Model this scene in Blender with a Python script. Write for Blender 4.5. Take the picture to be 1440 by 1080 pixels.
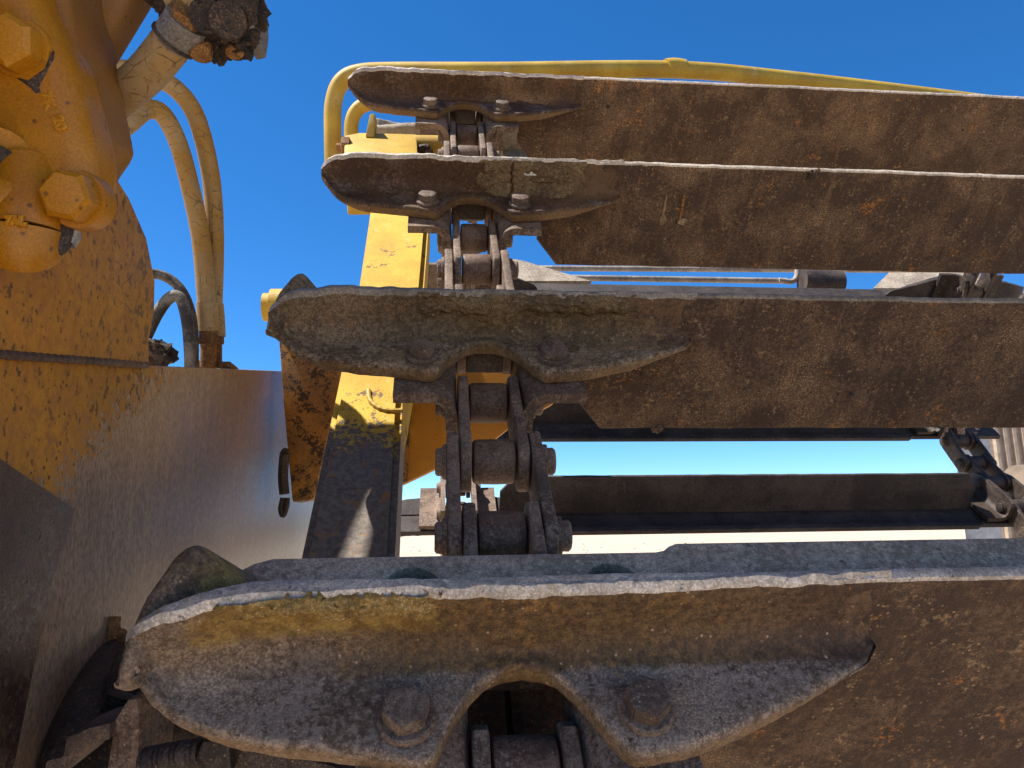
import bpy, bmesh, math, random
from mathutils import Vector, Matrix, noise as mnoise
random.seed(7)
R = math.radians
for o in list(bpy.data.objects): bpy.data.objects.remove(o)
scene = bpy.context.scene
COL = scene.collection

# ------------------------------------------------------------------ scale, camera, sky, sun
S = 0.165                      # metres per unit: the distance between the two bolts of a flight
H = 1.55                       # eye height of the photographer above the ground
ORG = Vector((0, 0, H))
YAW, PITCH, ROLL, FPX = 0.1002, R(10.9), -0.014, 1057.99
FW = Vector((math.sin(YAW)*math.cos(PITCH), math.cos(YAW)*math.cos(PITCH), math.sin(PITCH)))
RT = Vector((math.cos(YAW), -math.sin(YAW), 0))
UP = RT.cross(FW)
RT, UP = RT*math.cos(ROLL)+UP*math.sin(ROLL), -RT*math.sin(ROLL)+UP*math.cos(ROLL)
cam = bpy.data.cameras.new('camera'); cam_ob = bpy.data.objects.new('camera', cam); COL.objects.link(cam_ob)
cam.sensor_width = 36; cam.lens = FPX/1440*36; cam.clip_start = 0.01; cam.clip_end = 5000
m = Matrix((RT, UP, -FW)).transposed().to_4x4(); m.translation = ORG
cam_ob.matrix_world = m
scene.camera = cam_ob

SUN = Vector((-0.47, 0.0, 0.88)).normalized()
world = bpy.data.worlds.new("World"); scene.world = world; world.use_nodes = True
wn = world.node_tree
for n in list(wn.nodes): wn.nodes.remove(n)
sky = wn.nodes.new('ShaderNodeTexSky'); sky.sky_type = 'NISHITA'; sky.sun_disc = False
sky.sun_elevation = math.asin(SUN.z); sky.sun_rotation = math.atan2(SUN.x, SUN.y)
sky.altitude = 3000; sky.air_density = 1.0; sky.dust_density = 0.0; sky.ozone_density = 6.0
bg = wn.nodes.new('ShaderNodeBackground'); bg.inputs[1].default_value = 0.114
wo = wn.nodes.new('ShaderNodeOutputWorld')
hs = wn.nodes.new('ShaderNodeHueSaturation'); hs.inputs['Saturation'].default_value = 1.24
wn.links.new(sky.outputs[0], hs.inputs['Color']); wn.links.new(hs.outputs[0], bg.inputs[0]); wn.links.new(bg.outputs[0], wo.inputs[0])
sl = bpy.data.lights.new('sun', 'SUN'); sl.energy = 5.0; sl.angle = R(0.5); sl.color = (1, 0.95, 0.87)
sun_ob = bpy.data.objects.new('sun', sl); COL.objects.link(sun_ob)
sun_ob.rotation_euler = SUN.to_track_quat('Z', 'Y').to_euler(); sun_ob.location = (0, 0, 8)
scene.view_settings.view_transform = 'Standard'; scene.view_settings.look = 'None'
scene.view_settings.exposure = 0.95; scene.view_settings.gamma = 1
scene.cycles.max_bounces = 8; scene.cycles.diffuse_bounces = 5

def ray(u, v): return FW + RT*((u-720)/FPX) - UP*((v-540)/FPX)
def atZ(u, v, z): return ray(u, v)*z                               # unit-space point at a given distance along the view axis
def onX(u, v, x): q = ray(u, v); return q*(x/q.x)                  # on the plane of the bowl side wall
def onY(u, v, y): q = ray(u, v); return q*(y/q.y)                  # on an upright plane across the machine
def W(q): return ORG + Vector(q)*S

# ------------------------------------------------------------------ node helpers
class NT:
    def __init__(s, name):
        s.m = bpy.data.materials.new(name); s.m.use_nodes = True; s.t = s.m.node_tree
        for n in list(s.t.nodes): s.t.nodes.remove(n)
        s.out = s.t.nodes.new('ShaderNodeOutputMaterial'); s.b = s.t.nodes.new('ShaderNodeBsdfPrincipled')
        s.t.links.new(s.b.outputs[0], s.out.inputs[0])
        tc = s.t.nodes.new('ShaderNodeTexCoord'); oi = s.t.nodes.new('ShaderNodeObjectInfo')
        s.obj = tc.outputs['Object']
        mul = s.t.nodes.new('ShaderNodeVectorMath'); mul.operation = 'SCALE'; mul.inputs[0].default_value = (7.3, 3.1, 5.7)
        s.t.links.new(oi.outputs['Random'], mul.inputs['Scale'])
        ad = s.t.nodes.new('ShaderNodeVectorMath'); s.t.links.new(s.obj, ad.inputs[0]); s.t.links.new(mul.outputs[0], ad.inputs[1])
        s.vec = ad.outputs[0]; s.rnd = oi.outputs['Random']
    def lk(s, a, b):
        if hasattr(a, 'links') or hasattr(a, 'is_linked'): s.t.links.new(a, b)
        else: b.default_value = a
    def scaled(s, v, sc):
        n = s.t.nodes.new('ShaderNodeVectorMath'); n.operation = 'MULTIPLY'; s.t.links.new(v, n.inputs[0]); n.inputs[1].default_value = sc
        return n.outputs[0]
    def noise(s, scale, det=4, rough=.6, vec=None, dist=0):
        n = s.t.nodes.new('ShaderNodeTexNoise'); n.inputs['Scale'].default_value = scale; n.inputs['Detail'].default_value = det
        n.inputs['Roughness'].default_value = rough; n.inputs['Distortion'].default_value = dist
        s.t.links.new(vec or s.vec, n.inputs['Vector']); return n.outputs['Fac']
    def vor(s, scale, vec=None, feat='F1'):
        n = s.t.nodes.new('ShaderNodeTexVoronoi'); n.feature = feat; n.inputs['Scale'].default_value = scale
        s.t.links.new(vec or s.vec, n.inputs['Vector']); return n.outputs['Distance']
    def rng(s, f, a, b, c=0, d=1, smooth=True):
        n = s.t.nodes.new('ShaderNodeMapRange'); n.interpolation_type = 'SMOOTHSTEP' if smooth else 'LINEAR'; n.clamp = True
        s.t.links.new(f, n.inputs[0])
        for i, v in enumerate((a, b, c, d)): n.inputs[1+i].default_value = v
        return n.outputs[0]
    def math(s, op, a, b=None):
        n = s.t.nodes.new('ShaderNodeMath'); n.operation = op
        s.lk(a, n.inputs[0])
        if b is not None: s.lk(b, n.inputs[1])
        return n.outputs[0]
    def mix(s, f, a, b, mode='MIX'):
        n = s.t.nodes.new('ShaderNodeMix'); n.data_type = 'RGBA'; n.blend_type = mode
        s.lk(f, n.inputs[0])
        for v, i in ((a, 6), (b, 7)):
            if isinstance(v, (tuple, list)): n.inputs[i].default_value = (*v, 1) if len(v) == 3 else v
            else: s.t.links.new(v, n.inputs[i])
        return n.outputs[2]
    def bump(s, h, strength=.4, dist=.002, prev=None):
        n = s.t.nodes.new('ShaderNodeBump'); n.inputs['Strength'].default_value = strength; n.inputs['Distance'].default_value = dist
        s.t.links.new(h, n.inputs['Height'])
        if prev is not None: s.t.links.new(prev, n.inputs['Normal'])
        return n.outputs[0]
    def done(s, col, rough, metal=0., normal=None, spec=.5):
        s.lk((*col, 1) if isinstance(col, tuple) else col, s.b.inputs['Base Color'])
        s.lk(rough, s.b.inputs['Roughness']); s.lk(metal, s.b.inputs['Metallic'])
        s.b.inputs['Specular IOR Level'].default_value = spec
        if normal is not None: s.t.links.new(normal, s.b.inputs['Normal'])
        return s.m

def rusty(name, dark, mid, rust, dust, grey=None, k_rust=.5, k_dust=.35, k_grey=0., fine=1., rough=.75, metal=.15, bump=.5, speck=True, web=None, stain=False):
    t = NT(name)
    big = t.noise(9*fine, 5, .65, dist=.4); md = t.noise(38*fine, 6, .7); fn = t.noise(170*fine, 6, .75); vf = t.noise(520*fine, 3, .65)
    c = t.mix(t.rng(t.math('ADD', t.math('MULTIPLY', big, .55), t.math('MULTIPLY', fn, .45)), .43, .57), dark, mid)
    if grey:
        g = t.noise(14*fine, 6, .7, dist=.6)
        c = t.mix(t.math('MULTIPLY', t.rng(t.math('ADD', g, t.math('MULTIPLY', t.math('SUBTRACT', fn, .5), .8)), .58-.3*k_grey, .72-.25*k_grey), .8), c, grey)
    # scrape streaks running along the travel of the dirt
    st = t.noise(75*fine, 5, .75, t.scaled(t.vec, (1, .5, .10)))
    c = t.mix(t.math('MULTIPLY', t.rng(st, .56, .70), .45), c, (mid[0]*1.7, mid[1]*1.65, mid[2]*1.6))
    c = t.mix(t.math('MULTIPLY', t.rng(st, .44, .33), .5), c, (dark[0]*.5, dark[1]*.5, dark[2]*.5))
    r = t.math('ADD', t.math('MULTIPLY', t.noise(20*fine, 6, .72, dist=.5), .70), t.math('MULTIPLY', fn, .42))
    c = t.mix(t.math('MULTIPLY', t.rng(r, .75-.22*k_rust, .80-.2*k_rust), .85), c, rust)
    d = t.math('ADD', t.math('MULTIPLY', md, .55), t.math('MULTIPLY', fn, .5))
    c = t.mix(t.math('MULTIPLY', t.rng(d, .66-.22*k_dust, .74-.2*k_dust), .75), c, dust)
    c = t.mix(t.math('MULTIPLY', t.rng(t.math('ADD', t.math('MULTIPLY', vf, .6), t.math('MULTIPLY', big, .4)), .60-.1*k_dust, .66-.1*k_dust), .6), c, (dust[0]*1.15, dust[1]*1.1, dust[2]*1.05))
    pit = t.rng(t.noise(90*fine, 4, .7), .63, .69)
    c = t.mix(t.math('MULTIPLY', pit, .75), c, (dark[0]*.3, dark[1]*.28, dark[2]*.28))
    if web:   # the standing web is browner than the trodden floor of the casting
        sp = t.t.nodes.new('ShaderNodeSeparateXYZ'); t.t.links.new(t.obj, sp.inputs[0])
        k = t.rng(t.math('ADD', t.math('DIVIDE', sp.outputs[2], S), t.math('MULTIPLY', t.math('SUBTRACT', md, .5), .10)), .035, .085)
        k = t.math('MAXIMUM', k, t.rng(t.math('ADD', t.math('DIVIDE', sp.outputs[1], S), t.math('MULTIPLY', t.math('SUBTRACT', md, .5), .12)), .19, .235))
        k2 = t.rng(t.math('DIVIDE', sp.outputs[0], S), -1.2, -.35, .35, 1.)
        wc = t.mix(t.rng(fn, .36, .64), web[0], web[1]); wc = t.mix(t.math('MULTIPLY', t.rng(r, .60, .72), .8), wc, web[2])
        px_ = t.mix(t.rng(t.math('ADD', t.math('MULTIPLY', big, .55), t.math('MULTIPLY', fn, .45)), .43, .57), (.066, .038, .022), (.135, .078, .040)); px_ = t.mix(t.math('MULTIPLY', t.rng(r, .67, .73), .8), px_, (.28, .12, .03))
        wc = t.mix(t.rng(t.math('ADD', t.math('DIVIDE', sp.outputs[0], S), t.math('MULTIPLY', t.math('SUBTRACT', md, .5), 1.2)), .7, 1.35), wc, px_)
        c = t.mix(t.math('MULTIPLY', t.math('MULTIPLY', k, k2), .95), c, wc)
        if stain:   # ochre clay dried on the left half of the web
            xx = t.math('DIVIDE', sp.outputs[0], S); zz = t.math('DIVIDE', sp.outputs[2], S)
            nz = t.math('ADD', t.math('MULTIPLY', t.math('SUBTRACT', t.noise(22, 6, .75), .5), .45), t.math('MULTIPLY', t.math('SUBTRACT', fn, .5), .12))
            a = t.math('MULTIPLY', t.rng(t.math('ADD', xx, nz), -1.42, -1.30), t.rng(t.math('ADD', xx, nz), -.36, -.42))
            a = t.math('MULTIPLY', a, t.rng(t.math('ADD', zz, t.math('MULTIPLY', nz, .35)), .10, .20))
            oc = t.mix(t.rng(md, .40, .60), (.17, .095, .022), (.34, .215, .06)); oc = t.mix(t.rng(t.noise(30, 5, .7), .58, .68), oc, (.24, .09, .016)); oc = t.mix(t.rng(t.noise(33, 6, .75), .62, .68), oc, (.08, .05, .025))
            c = t.mix(t.math('MULTIPLY', a, .95), c, oc)
        lo = t.rng(t.math('DIVIDE', sp.outputs[2], S), -.02, -.05)
        c = t.mix(t.math('MULTIPLY', lo, .6), c, (.20, .115, .045))
    if speck:
        gate = t.rng(md, .47, .56)
        v = t.vor(120*fine); c = t.mix(t.math('MULTIPLY', t.math('MULTIPLY', t.rng(t.math('ADD', v, t.math('MULTIPLY', fn, .5)), .42, .34), gate), .7), c, (dust[0]*1.5, dust[1]*1.4, dust[2]*1.3))
    c = t.mix(.45, c, t.mix(t.rng(t.math('ADD', t.math('MULTIPLY', vf, .6), t.math('MULTIPLY', fn, .4)), .40, .60), (.48, .48, .48), (1.5, 1.5, 1.5)), 'MULTIPLY')
    h = t.math('ADD', t.math('MULTIPLY', md, .6), t.math('ADD', t.math('MULTIPLY', fn, .22), t.math('MULTIPLY', vf, .08)))
    h = t.math('SUBTRACT', h, t.math('MULTIPLY', pit, .3))
    nb = t.bump(h, min(1, bump*1.3), .0045)
    rg = t.rng(fn, .3, .7, rough-.15, min(1, rough+.15))
    return t.done(c, rg, metal, nb, .35)

def paint(name, col, dusty=(.50, .36, .16), chip=(.06, .035, .02), k_chip=.35, k_dust=.4, fine=1., rough=.5, bump=.25):
    t = NT(name)
    big = t.noise(7*fine, 5, .6, dist=.5); md = t.noise(45*fine, 6, .7); fn = t.noise(260*fine, 4, .7)
    c = t.mix(t.rng(big, .3, .7), col, (col[0]*.72, col[1]*.66, col[2]*.6))
    c = t.mix(t.math('MULTIPLY', t.rng(t.math('ADD', t.math('MULTIPLY', t.noise(17*fine, 6, .7), .7), t.math('MULTIPLY', fn, .3)), .62-.24*k_dust, .75-.15*k_dust), .7), c, dusty)
    chm = t.math('ADD', t.math('MULTIPLY', t.noise(30*fine, 7, .75, dist=.3), .7), t.math('MULTIPLY', fn, .35))
    cm = t.rng(chm, .71-.12*k_chip, .74-.12*k_chip)
    c = t.mix(cm, c, chip)
    c = t.mix(t.math('MULTIPLY', t.rng(t.vor(95*fine), .16, .08), .65), c, (chip[0]*.8, chip[1]*.7, chip[2]*.7))
    c = t.mix(.4, c, t.mix(t.rng(t.noise(800*fine, 2, .6), .3, .7), (.6, .6, .6), (1.4, 1.4, 1.4)), 'MULTIPLY')
    h = t.math('SUBTRACT', t.math('ADD', t.math('MULTIPLY', md, .5), t.math('MULTIPLY', fn, .3)), t.math('MULTIPLY', cm, .35))
    return t.done(c, t.math('ADD', t.math('MULTIPLY', cm, .3), rough), 0., t.bump(h, bump, .002), .4)

M = {}
M['plate_face'] = rusty('brown_rusted_plate', (.060, .036, .023), (.122, .074, .043), (.34, .135, .030), (.30, .205, .11), k_rust=.46, k_dust=.36, bump=.35)
M['shoe'] = rusty('cast_shoe_steel', (.098, .066, .043), (.195, .140, .098), (.29, .145, .045), (.34, .255, .175), grey=(.245, .192, .150), k_rust=.34, k_dust=.42, k_grey=.40, bump=.42, web=((.080, .045, .020), (.155, .088, .034), (.26, .13, .03)), stain=True)
M['shoe_brown'] = rusty('cast_shoe_brown', (.050, .028, .017), (.105, .060, .033), (.22, .09, .03), (.21, .14, .08), grey=(.14, .115, .10), k_rust=.3, k_dust=.28, k_grey=.2, bump=.38, web=((.045, .023, .012), (.090, .048, .023), (.16, .075, .025)))
M['shoe_olive'] = rusty('cast_shoe_olive', (.088, .058, .036), (.190, .130, .080), (.26, .11, .03), (.33, .25, .155), grey=(.235, .185, .125), k_rust=.38, k_dust=.55, k_grey=.4, bump=.45, web=((.075, .050, .028), (.155, .110, .058), (.24, .10, .03)))
M['flange'] = rusty('scuffed_grey_steel', (.29, .222, .162), (.43, .335, .25), (.26, .155, .09), (.53, .42, .31), grey=(.45, .35, .262), k_rust=.05, k_dust=.5, k_grey=.4, rough=.55, metal=.2, bump=.4)
M['deck'] = rusty('shade_deck_steel', (.20, .19, .17), (.30, .285, .255), (.22, .14, .08), (.40, .37, .32), k_rust=.2, k_dust=.4, fine=.7, bump=.3)  # for the added shade plate, grey so its bounce stays neutral
M['edge_dull'] = rusty('dull_edge_steel', (.16, .13, .10), (.26, .22, .17), (.20, .12, .06), (.36, .31, .24), k_rust=.2, k_dust=.4, rough=.6, metal=.1, bump=.4)
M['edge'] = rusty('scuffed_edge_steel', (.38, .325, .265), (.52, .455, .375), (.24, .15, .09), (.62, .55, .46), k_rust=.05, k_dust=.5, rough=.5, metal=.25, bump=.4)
M['link'] = rusty('chain_link_steel', (.092, .060, .043), (.195, .135, .098), (.29, .135, .055), (.36, .26, .185), grey=(.235, .175, .135), k_rust=.3, k_dust=.3, k_grey=.25, fine=1.4, bump=.3)
M['roller'] = rusty('chain_roller_steel', (.074, .043, .030), (.155, .096, .064), (.22, .11, .06), (.24, .18, .14), k_rust=.25, k_dust=.3, fine=1.5, rough=.6, bump=.4)
M['bolt'] = rusty('rusty_bolt_steel', (.085, .058, .042), (.175, .125, .092), (.28, .13, .045), (.30, .23, .17), k_rust=.4, k_dust=.3, fine=1.6, bump=.35)
M['guide'] = rusty('brown_guide_bar', (.060, .030, .016), (.11, .058, .028), (.20, .09, .03), (.18, .12, .07), k_rust=.4, k_dust=.3, bump=.4)
M['dark'] = rusty('greasy_and_shade_dark_steel', (.030, .022, .018), (.070, .050, .040), (.20, .085, .025), (.20, .135, .075), k_rust=.42, k_dust=.3, fine=1.2, rough=.6, bump=.6)  # grease-dark hardware; also stands for shade on the right chain
M['backshade'] = rusty('shade_dark_far_flight_steel', (.030, .024, .022), (.058, .046, .042), (.10, .05, .03), (.10, .08, .065), k_rust=.2, k_dust=.25, fine=.7, bump=.3)  # far flight steel with shade put into its base colour
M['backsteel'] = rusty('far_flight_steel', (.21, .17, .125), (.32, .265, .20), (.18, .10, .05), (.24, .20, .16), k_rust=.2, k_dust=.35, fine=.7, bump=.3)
M['mud'] = rusty('dried_mud', (.085, .055, .028), (.150, .100, .050), (.22, .13, .05), (.27, .20, .11), k_rust=.2, k_dust=.4, fine=1.3, rough=.95, metal=0, bump=1.0)
M['mud_brown'] = rusty('brown_mud', (.075, .043, .024), (.145, .086, .045), (.20, .10, .04), (.22, .15, .08), k_rust=.2, k_dust=.4, fine=1.3, rough=.95, metal=0, bump=1.0)
M['mud_ochre'] = rusty('ochre_mud', (.17, .105, .030), (.30, .19, .06), (.34, .16, .03), (.42, .33, .17), k_rust=.3, k_dust=.4, fine=1.2, rough=.95, metal=0, bump=1.0)
M['yellow'] = paint('worn_yellow_paint', (.50, .21, .010), k_chip=.25, k_dust=.25)
M['yellow_cast'] = paint('thick_yellow_paint', (.46, .195, .004), dusty=(.37, .19, .05), k_chip=.22, k_dust=.38, fine=.8, rough=.42, bump=.3)
M['yellow_barrel'] = paint('dusty_yellow_paint', (.31, .140, .020), dusty=(.25, .135, .06), k_chip=.25, k_dust=.7, fine=1.1, rough=.65)
M['yellow_sun'] = paint('sunlit_yellow_paint', (.52, .33, .030), dusty=(.55, .42, .14), k_chip=.3, k_dust=.5, rough=.6)  # paler copy of the yellow: sunlight put into the colour, plus dust
M['yellow_dirty'] = paint('oily_yellow_paint', (.36, .155, .010), dusty=(.10, .05, .015), chip=(.045, .025, .012), k_chip=1.4, k_dust=.95, rough=.55)
M['hose'] = paint('painted_hose_rubber', (.42, .235, .055), dusty=(.38, .29, .17), chip=(.10, .07, .04), k_chip=.4, k_dust=.6, fine=1.5, rough=.7)
M['hose_dark'] = paint('dirty_black_hose', (.05, .042, .035), dusty=(.30, .26, .20), chip=(.02, .02, .02), k_chip=.2, k_dust=.7, fine=1.5, rough=.7)
M['ferrule'] = rusty('scuffed_ferrule', (.19, .17, .15), (.30, .28, .26), (.25, .17, .10), (.38, .34, .30), k_rust=.1, k_dust=.4, metal=.3, rough=.6)
M['rust_bright'] = rusty('orange_rusted_fitting', (.13, .06, .02), (.27, .13, .04), (.40, .17, .03), (.38, .25, .12), k_rust=.5, k_dust=.4, fine=1.4)
M['grease'] = rusty('caked_grease', (.016, .011, .008), (.055, .034, .020), (.12, .06, .025), (.20, .125, .07), k_rust=.3, k_dust=.42, fine=1.6, rough=.7, metal=0, bump=1.2)
M['white'] = rusty('pale_droppings', (.5, .48, .42), (.75, .73, .68), (.6, .55, .42), (.8, .8, .76), k_rust=.1, speck=False, metal=0, rough=.9)
M['drip'] = rusty('tan_mud_drip', (.16, .105, .055), (.25, .175, .10), (.25, .13, .05), (.34, .26, .16), speck=False, metal=0, rough=.95, bump=.6)
M['pale_rail'] = rusty('dusty_worn_rail', (.22, .175, .13), (.36, .30, .23), (.30, .18, .08), (.46, .40, .31), k_rust=.2, k_dust=.5, metal=.1)

def hose_material(name, col, dusty, crack):
    t = NT(name)
    md = t.noise(40, 6, .7); fn = t.noise(260, 4, .7); big = t.noise(11, 4, .6)
    c = t.mix(t.rng(big, .38, .62), col, dusty); c = t.mix(t.rng(t.math('ADD', t.math('MULTIPLY', md, .7), t.math('MULTIPLY', fn, .3)), .52, .60), c, (dusty[0]*.8, dusty[1]*.72, dusty[2]*.6))
    e = t.math('ADD', t.vor(70, t.scaled(t.vec, (.55, .55, 1.5)), 'DISTANCE_TO_EDGE'), t.math('MULTIPLY', t.math('SUBTRACT', md, .5), .25))
    k = t.rng(e, .022, .0)
    c = t.mix(t.math('MULTIPLY', k, .8), c, crack); c = t.mix(t.math('MULTIPLY', t.rng(fn, .60, .66), .6), c, crack)
    return t.done(c, .65, 0., t.bump(t.math('SUBTRACT', t.math('MULTIPLY', md, .5), t.math('MULTIPLY', k, .5)), .5, .002), .4)
M['hose'] = hose_material('cracked_painted_hose', (.33, .170, .026), (.36, .25, .12), (.13, .075, .028))
def wall_material():
    t = NT('polished_wall_steel')
    t.vec = t.obj
    sep = t.t.nodes.new('ShaderNodeSeparateXYZ'); t.t.links.new(t.obj, sep.inputs[0])
    d = t.math('SUBTRACT', t.math('MULTIPLY', sep.outputs[2], .82/S), t.math('MULTIPLY', sep.outputs[1], .57/S))
    d = t.rng(d, -2.62, -1.70, -.06, 1.02, smooth=False)
    fn = t.noise(150, 5, .75); md = t.noise(60, 5, .7, dist=.4); big = t.noise(12, 4, .6)
    n = t.math('ADD', t.math('MULTIPLY', fn, .55), t.math('MULTIPLY', md, .45))
    nn = t.math('ADD', t.rng(n, .36, .64, 0, .75, smooth=False), t.math('MULTIPLY', big, .35))
    keep = t.rng(t.math('SUBTRACT', d, nn), -.05, .03)
    brush = t.noise(7, 6, .75, t.scaled(t.obj, (1, 9, 1.6)))
    steel = t.mix(t.rng(brush, .3, .7), (.235, .160, .108), (.34, .238, .162))
    steel = t.mix(t.math('MULTIPLY', t.rng(n, .5, .66), .5), steel, (.27, .215, .165))
    steel = t.mix(t.math('MULTIPLY', t.rng(t.noise(48, 5, .7), .66, .70), .6), steel, (.06, .04, .03))
    ye = t.mix(t.rng(big, .3, .7), (.47, .20, .014), (.37, .15, .014))
    ye = t.mix(t.rng(n, .42, .62), ye, (.30, .115, .022))
    ye = t.mix(t.rng(t.math('ADD', t.vor(85), t.math('MULTIPLY', md, .5)), .42, .30), ye, (.07, .032, .018))
    ye = t.mix(t.rng(t.noise(26, 7, .75), .63, .66), ye, (.06, .035, .02))
    sp = t.noise(105, 4, .7, t.scaled(t.obj, (1, 1, .8))); ed = t.rng(sep.outputs[1], 4.0*S, 5.0*S, .0, .07, smooth=False)
    ye = t.mix(t.math('MULTIPLY', t.rng(t.math('ADD', sp, ed), .585, .625), .85), ye, (.085, .038, .018))
    gr = t.noise(320, 4, .7, t.scaled(t.obj, (1, 1, .45)))
    steel = t.mix(.75, steel, t.mix(t.rng(gr, .35, .65), (.62, .60, .58), (1.4, 1.36, 1.32)), 'MULTIPLY')
    c = t.mix(keep, steel, ye)
    metal = t.math('MULTIPLY', t.math('SUBTRACT', 1.0, keep), .3)
    rg = t.math('ADD', t.math('MULTIPLY', keep, .15), t.rng(brush, .2, .8, .34, .46))
    h = t.math('ADD', t.math('MULTIPLY', keep, .6), t.math('MULTIPLY', fn, .25))
    return t.done(c, rg, metal, t.bump(h, .3, .0012), .4)
M['wall'] = wall_material()
M['lap'] = rusty('dark_lap_steel', (.060, .036, .026), (.105, .066, .046), (.30, .135, .03), (.17, .11, .07), k_rust=.28, k_dust=.25, rough=.5, metal=.4, bump=.3)

def ground_material():
    t = NT('dry_yard_dirt'); t.vec = t.obj
    a = t.noise(.35, 6, .65); b = t.noise(6, 6, .7); c3 = t.noise(70, 4, .7)
    c = t.mix(t.rng(a, .3, .7), (.45, .345, .245), (.57, .455, .335))
    c = t.mix(t.math('MULTIPLY', t.rng(b, .5, .7), .5), c, (.27, .19, .12))
    c = t.mix(.5, c, t.mix(t.rng(c3, .3, .7), (.7, .7, .7), (1.3, 1.3, 1.3)), 'MULTIPLY')
    return t.done(c, .95, 0., t.bump(t.math('ADD', b, t.math('MULTIPLY', c3, .3)), .6, .03), .2)
M['ground'] = ground_material()

# ------------------------------------------------------------------ mesh and object helpers
def link(name, mesh, mats, parent=None, mtx=None, smooth=35):
    if not isinstance(mats, (list, tuple)): mats = [mats]
    if not mesh.materials:
        for mm in mats: mesh.materials.append(mm)
    if smooth is not None and not mesh.get('sm'):
        mesh.polygons.foreach_set('use_smooth', [True]*len(mesh.polygons)); mesh.set_sharp_from_angle(angle=R(smooth)); mesh['sm'] = 1
    o = bpy.data.objects.new(name, mesh); COL.objects.link(o)
    if parent is not None: o.parent = parent
    if mtx is not None: o.matrix_local = mtx
    return o
def thing(name, label, cat, mtx=None, group=None):
    o = bpy.data.objects.new(name, None); COL.objects.link(o); o.empty_display_size = .05
    if mtx is not None: o.matrix_world = mtx
    o['label'] = label; o['category'] = cat
    if group: o['group'] = group
    return o
def tag(o, label=None, cat=None, group=None, kind=None):
    for k, v in (('label', label), ('category', cat), ('group', group), ('kind', kind)):
        if v: o[k] = v
    return o
def frame(o, ux, uy, uz, scale=False):
    mm = Matrix((Vector(ux), Vector(uy), Vector(uz))).transposed().to_4x4(); mm.translation = o; return mm
I4 = Matrix.Identity(4)
def from_bm(bm, name='m'):
    bmesh.ops.recalc_face_normals(bm, faces=bm.faces)
    me = bpy.data.meshes.new(name); bm.to_mesh(me); bm.free(); return me
def plate_mesh(outline, thick, bevel=.012, holes=(), place=None, jitter=0, seg=1, jf=6.):
    """solid sheet from a 2D outline (unit space), lying in XY and centred on z=0; place() maps a point to 3D"""
    cu = bpy.data.curves.new('outline', 'CURVE'); cu.dimensions = '2D'; cu.fill_mode = 'BOTH'
    cu.extrude = max(thick/2-bevel, 1e-4); cu.bevel_depth = bevel; cu.bevel_resolution = seg; cu.offset = -bevel
    for pts in (outline, *holes):
        sp = cu.splines.new('POLY'); sp.points.add(len(pts)-1); sp.use_cyclic_u = True
        for p, q in zip(sp.points, pts): p.co = (q[0], q[1], 0, 1)
    ob = bpy.data.objects.new('outline', cu); me0 = ob.to_mesh()
    bm = bmesh.new(); bm.from_mesh(me0); ob.to_mesh_clear(); bpy.data.objects.remove(ob); bpy.data.curves.remove(cu)
    bmesh.ops.remove_doubles(bm, verts=bm.verts, dist=1e-4)
    bmesh.ops.dissolve_degenerate(bm, edges=bm.edges, dist=1e-5)
    for v in bm.verts:
        co = v.co.copy()
        if jitter: co += mnoise.noise_vector(co*jf+Vector((thick*91, len(outline), 0)))*jitter
        v.co = (place(co) if place else co)*S
    return from_bm(bm)
def densify(pts, step, closed=True):
    out = []
    n = len(pts)
    for i in range(n if closed else n-1):
        a, b = Vector(pts[i]), Vector(pts[(i+1) % n]); k = max(1, int((b-a).length/step))
        out += [tuple(a.lerp(b, j/k)) for j in range(k)]
    if not closed: out.append(tuple(pts[-1]))
    return out
def circle(cx, cy, r, n=24, a0=0): return [(cx+r*math.cos(a0+2*math.pi*i/n), cy+r*math.sin(a0+2*math.pi*i/n)) for i in range(n)]
def smooth_poly(pts, n=6):
    out = []; k = len(pts)
    for i in range(k):
        p0, p1, p2, p3 = (Vector(pts[(i+j-1) % k]) for j in range(4))
        for s in range(n):
            t = s/n; out.append(tuple(.5*((2*p1)+(p2-p0)*t+(2*p0-5*p1+4*p2-p3)*t*t+(3*p1-p0-3*p2+p3)*t**3)))
    return out
def lathe(prof, n=28, axis='Z', jitter=0):
    """prof: list of (radius, height) in unit space, turned about the axis"""
    bm = bmesh.new(); rings = []
    for r, h in prof:
        ring = []
        for i in range(n):
            a = 2*math.pi*i/n; p = (r*math.cos(a), r*math.sin(a), h)
            if axis == 'X': p = (p[2], p[0], p[1])
            v = Vector(p)
            if jitter: v += mnoise.noise_vector(v*9)*jitter
            ring.append(bm.verts.new(v*S))
        rings.append(ring)
    for a, b in zip(rings, rings[1:]):
        for i in range(n): bm.faces.new((a[i], a[(i+1) % n], b[(i+1) % n], b[i]))
    bm.faces.new(rings[0]); bm.faces.new(rings[-1])
    return from_bm(bm)
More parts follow.
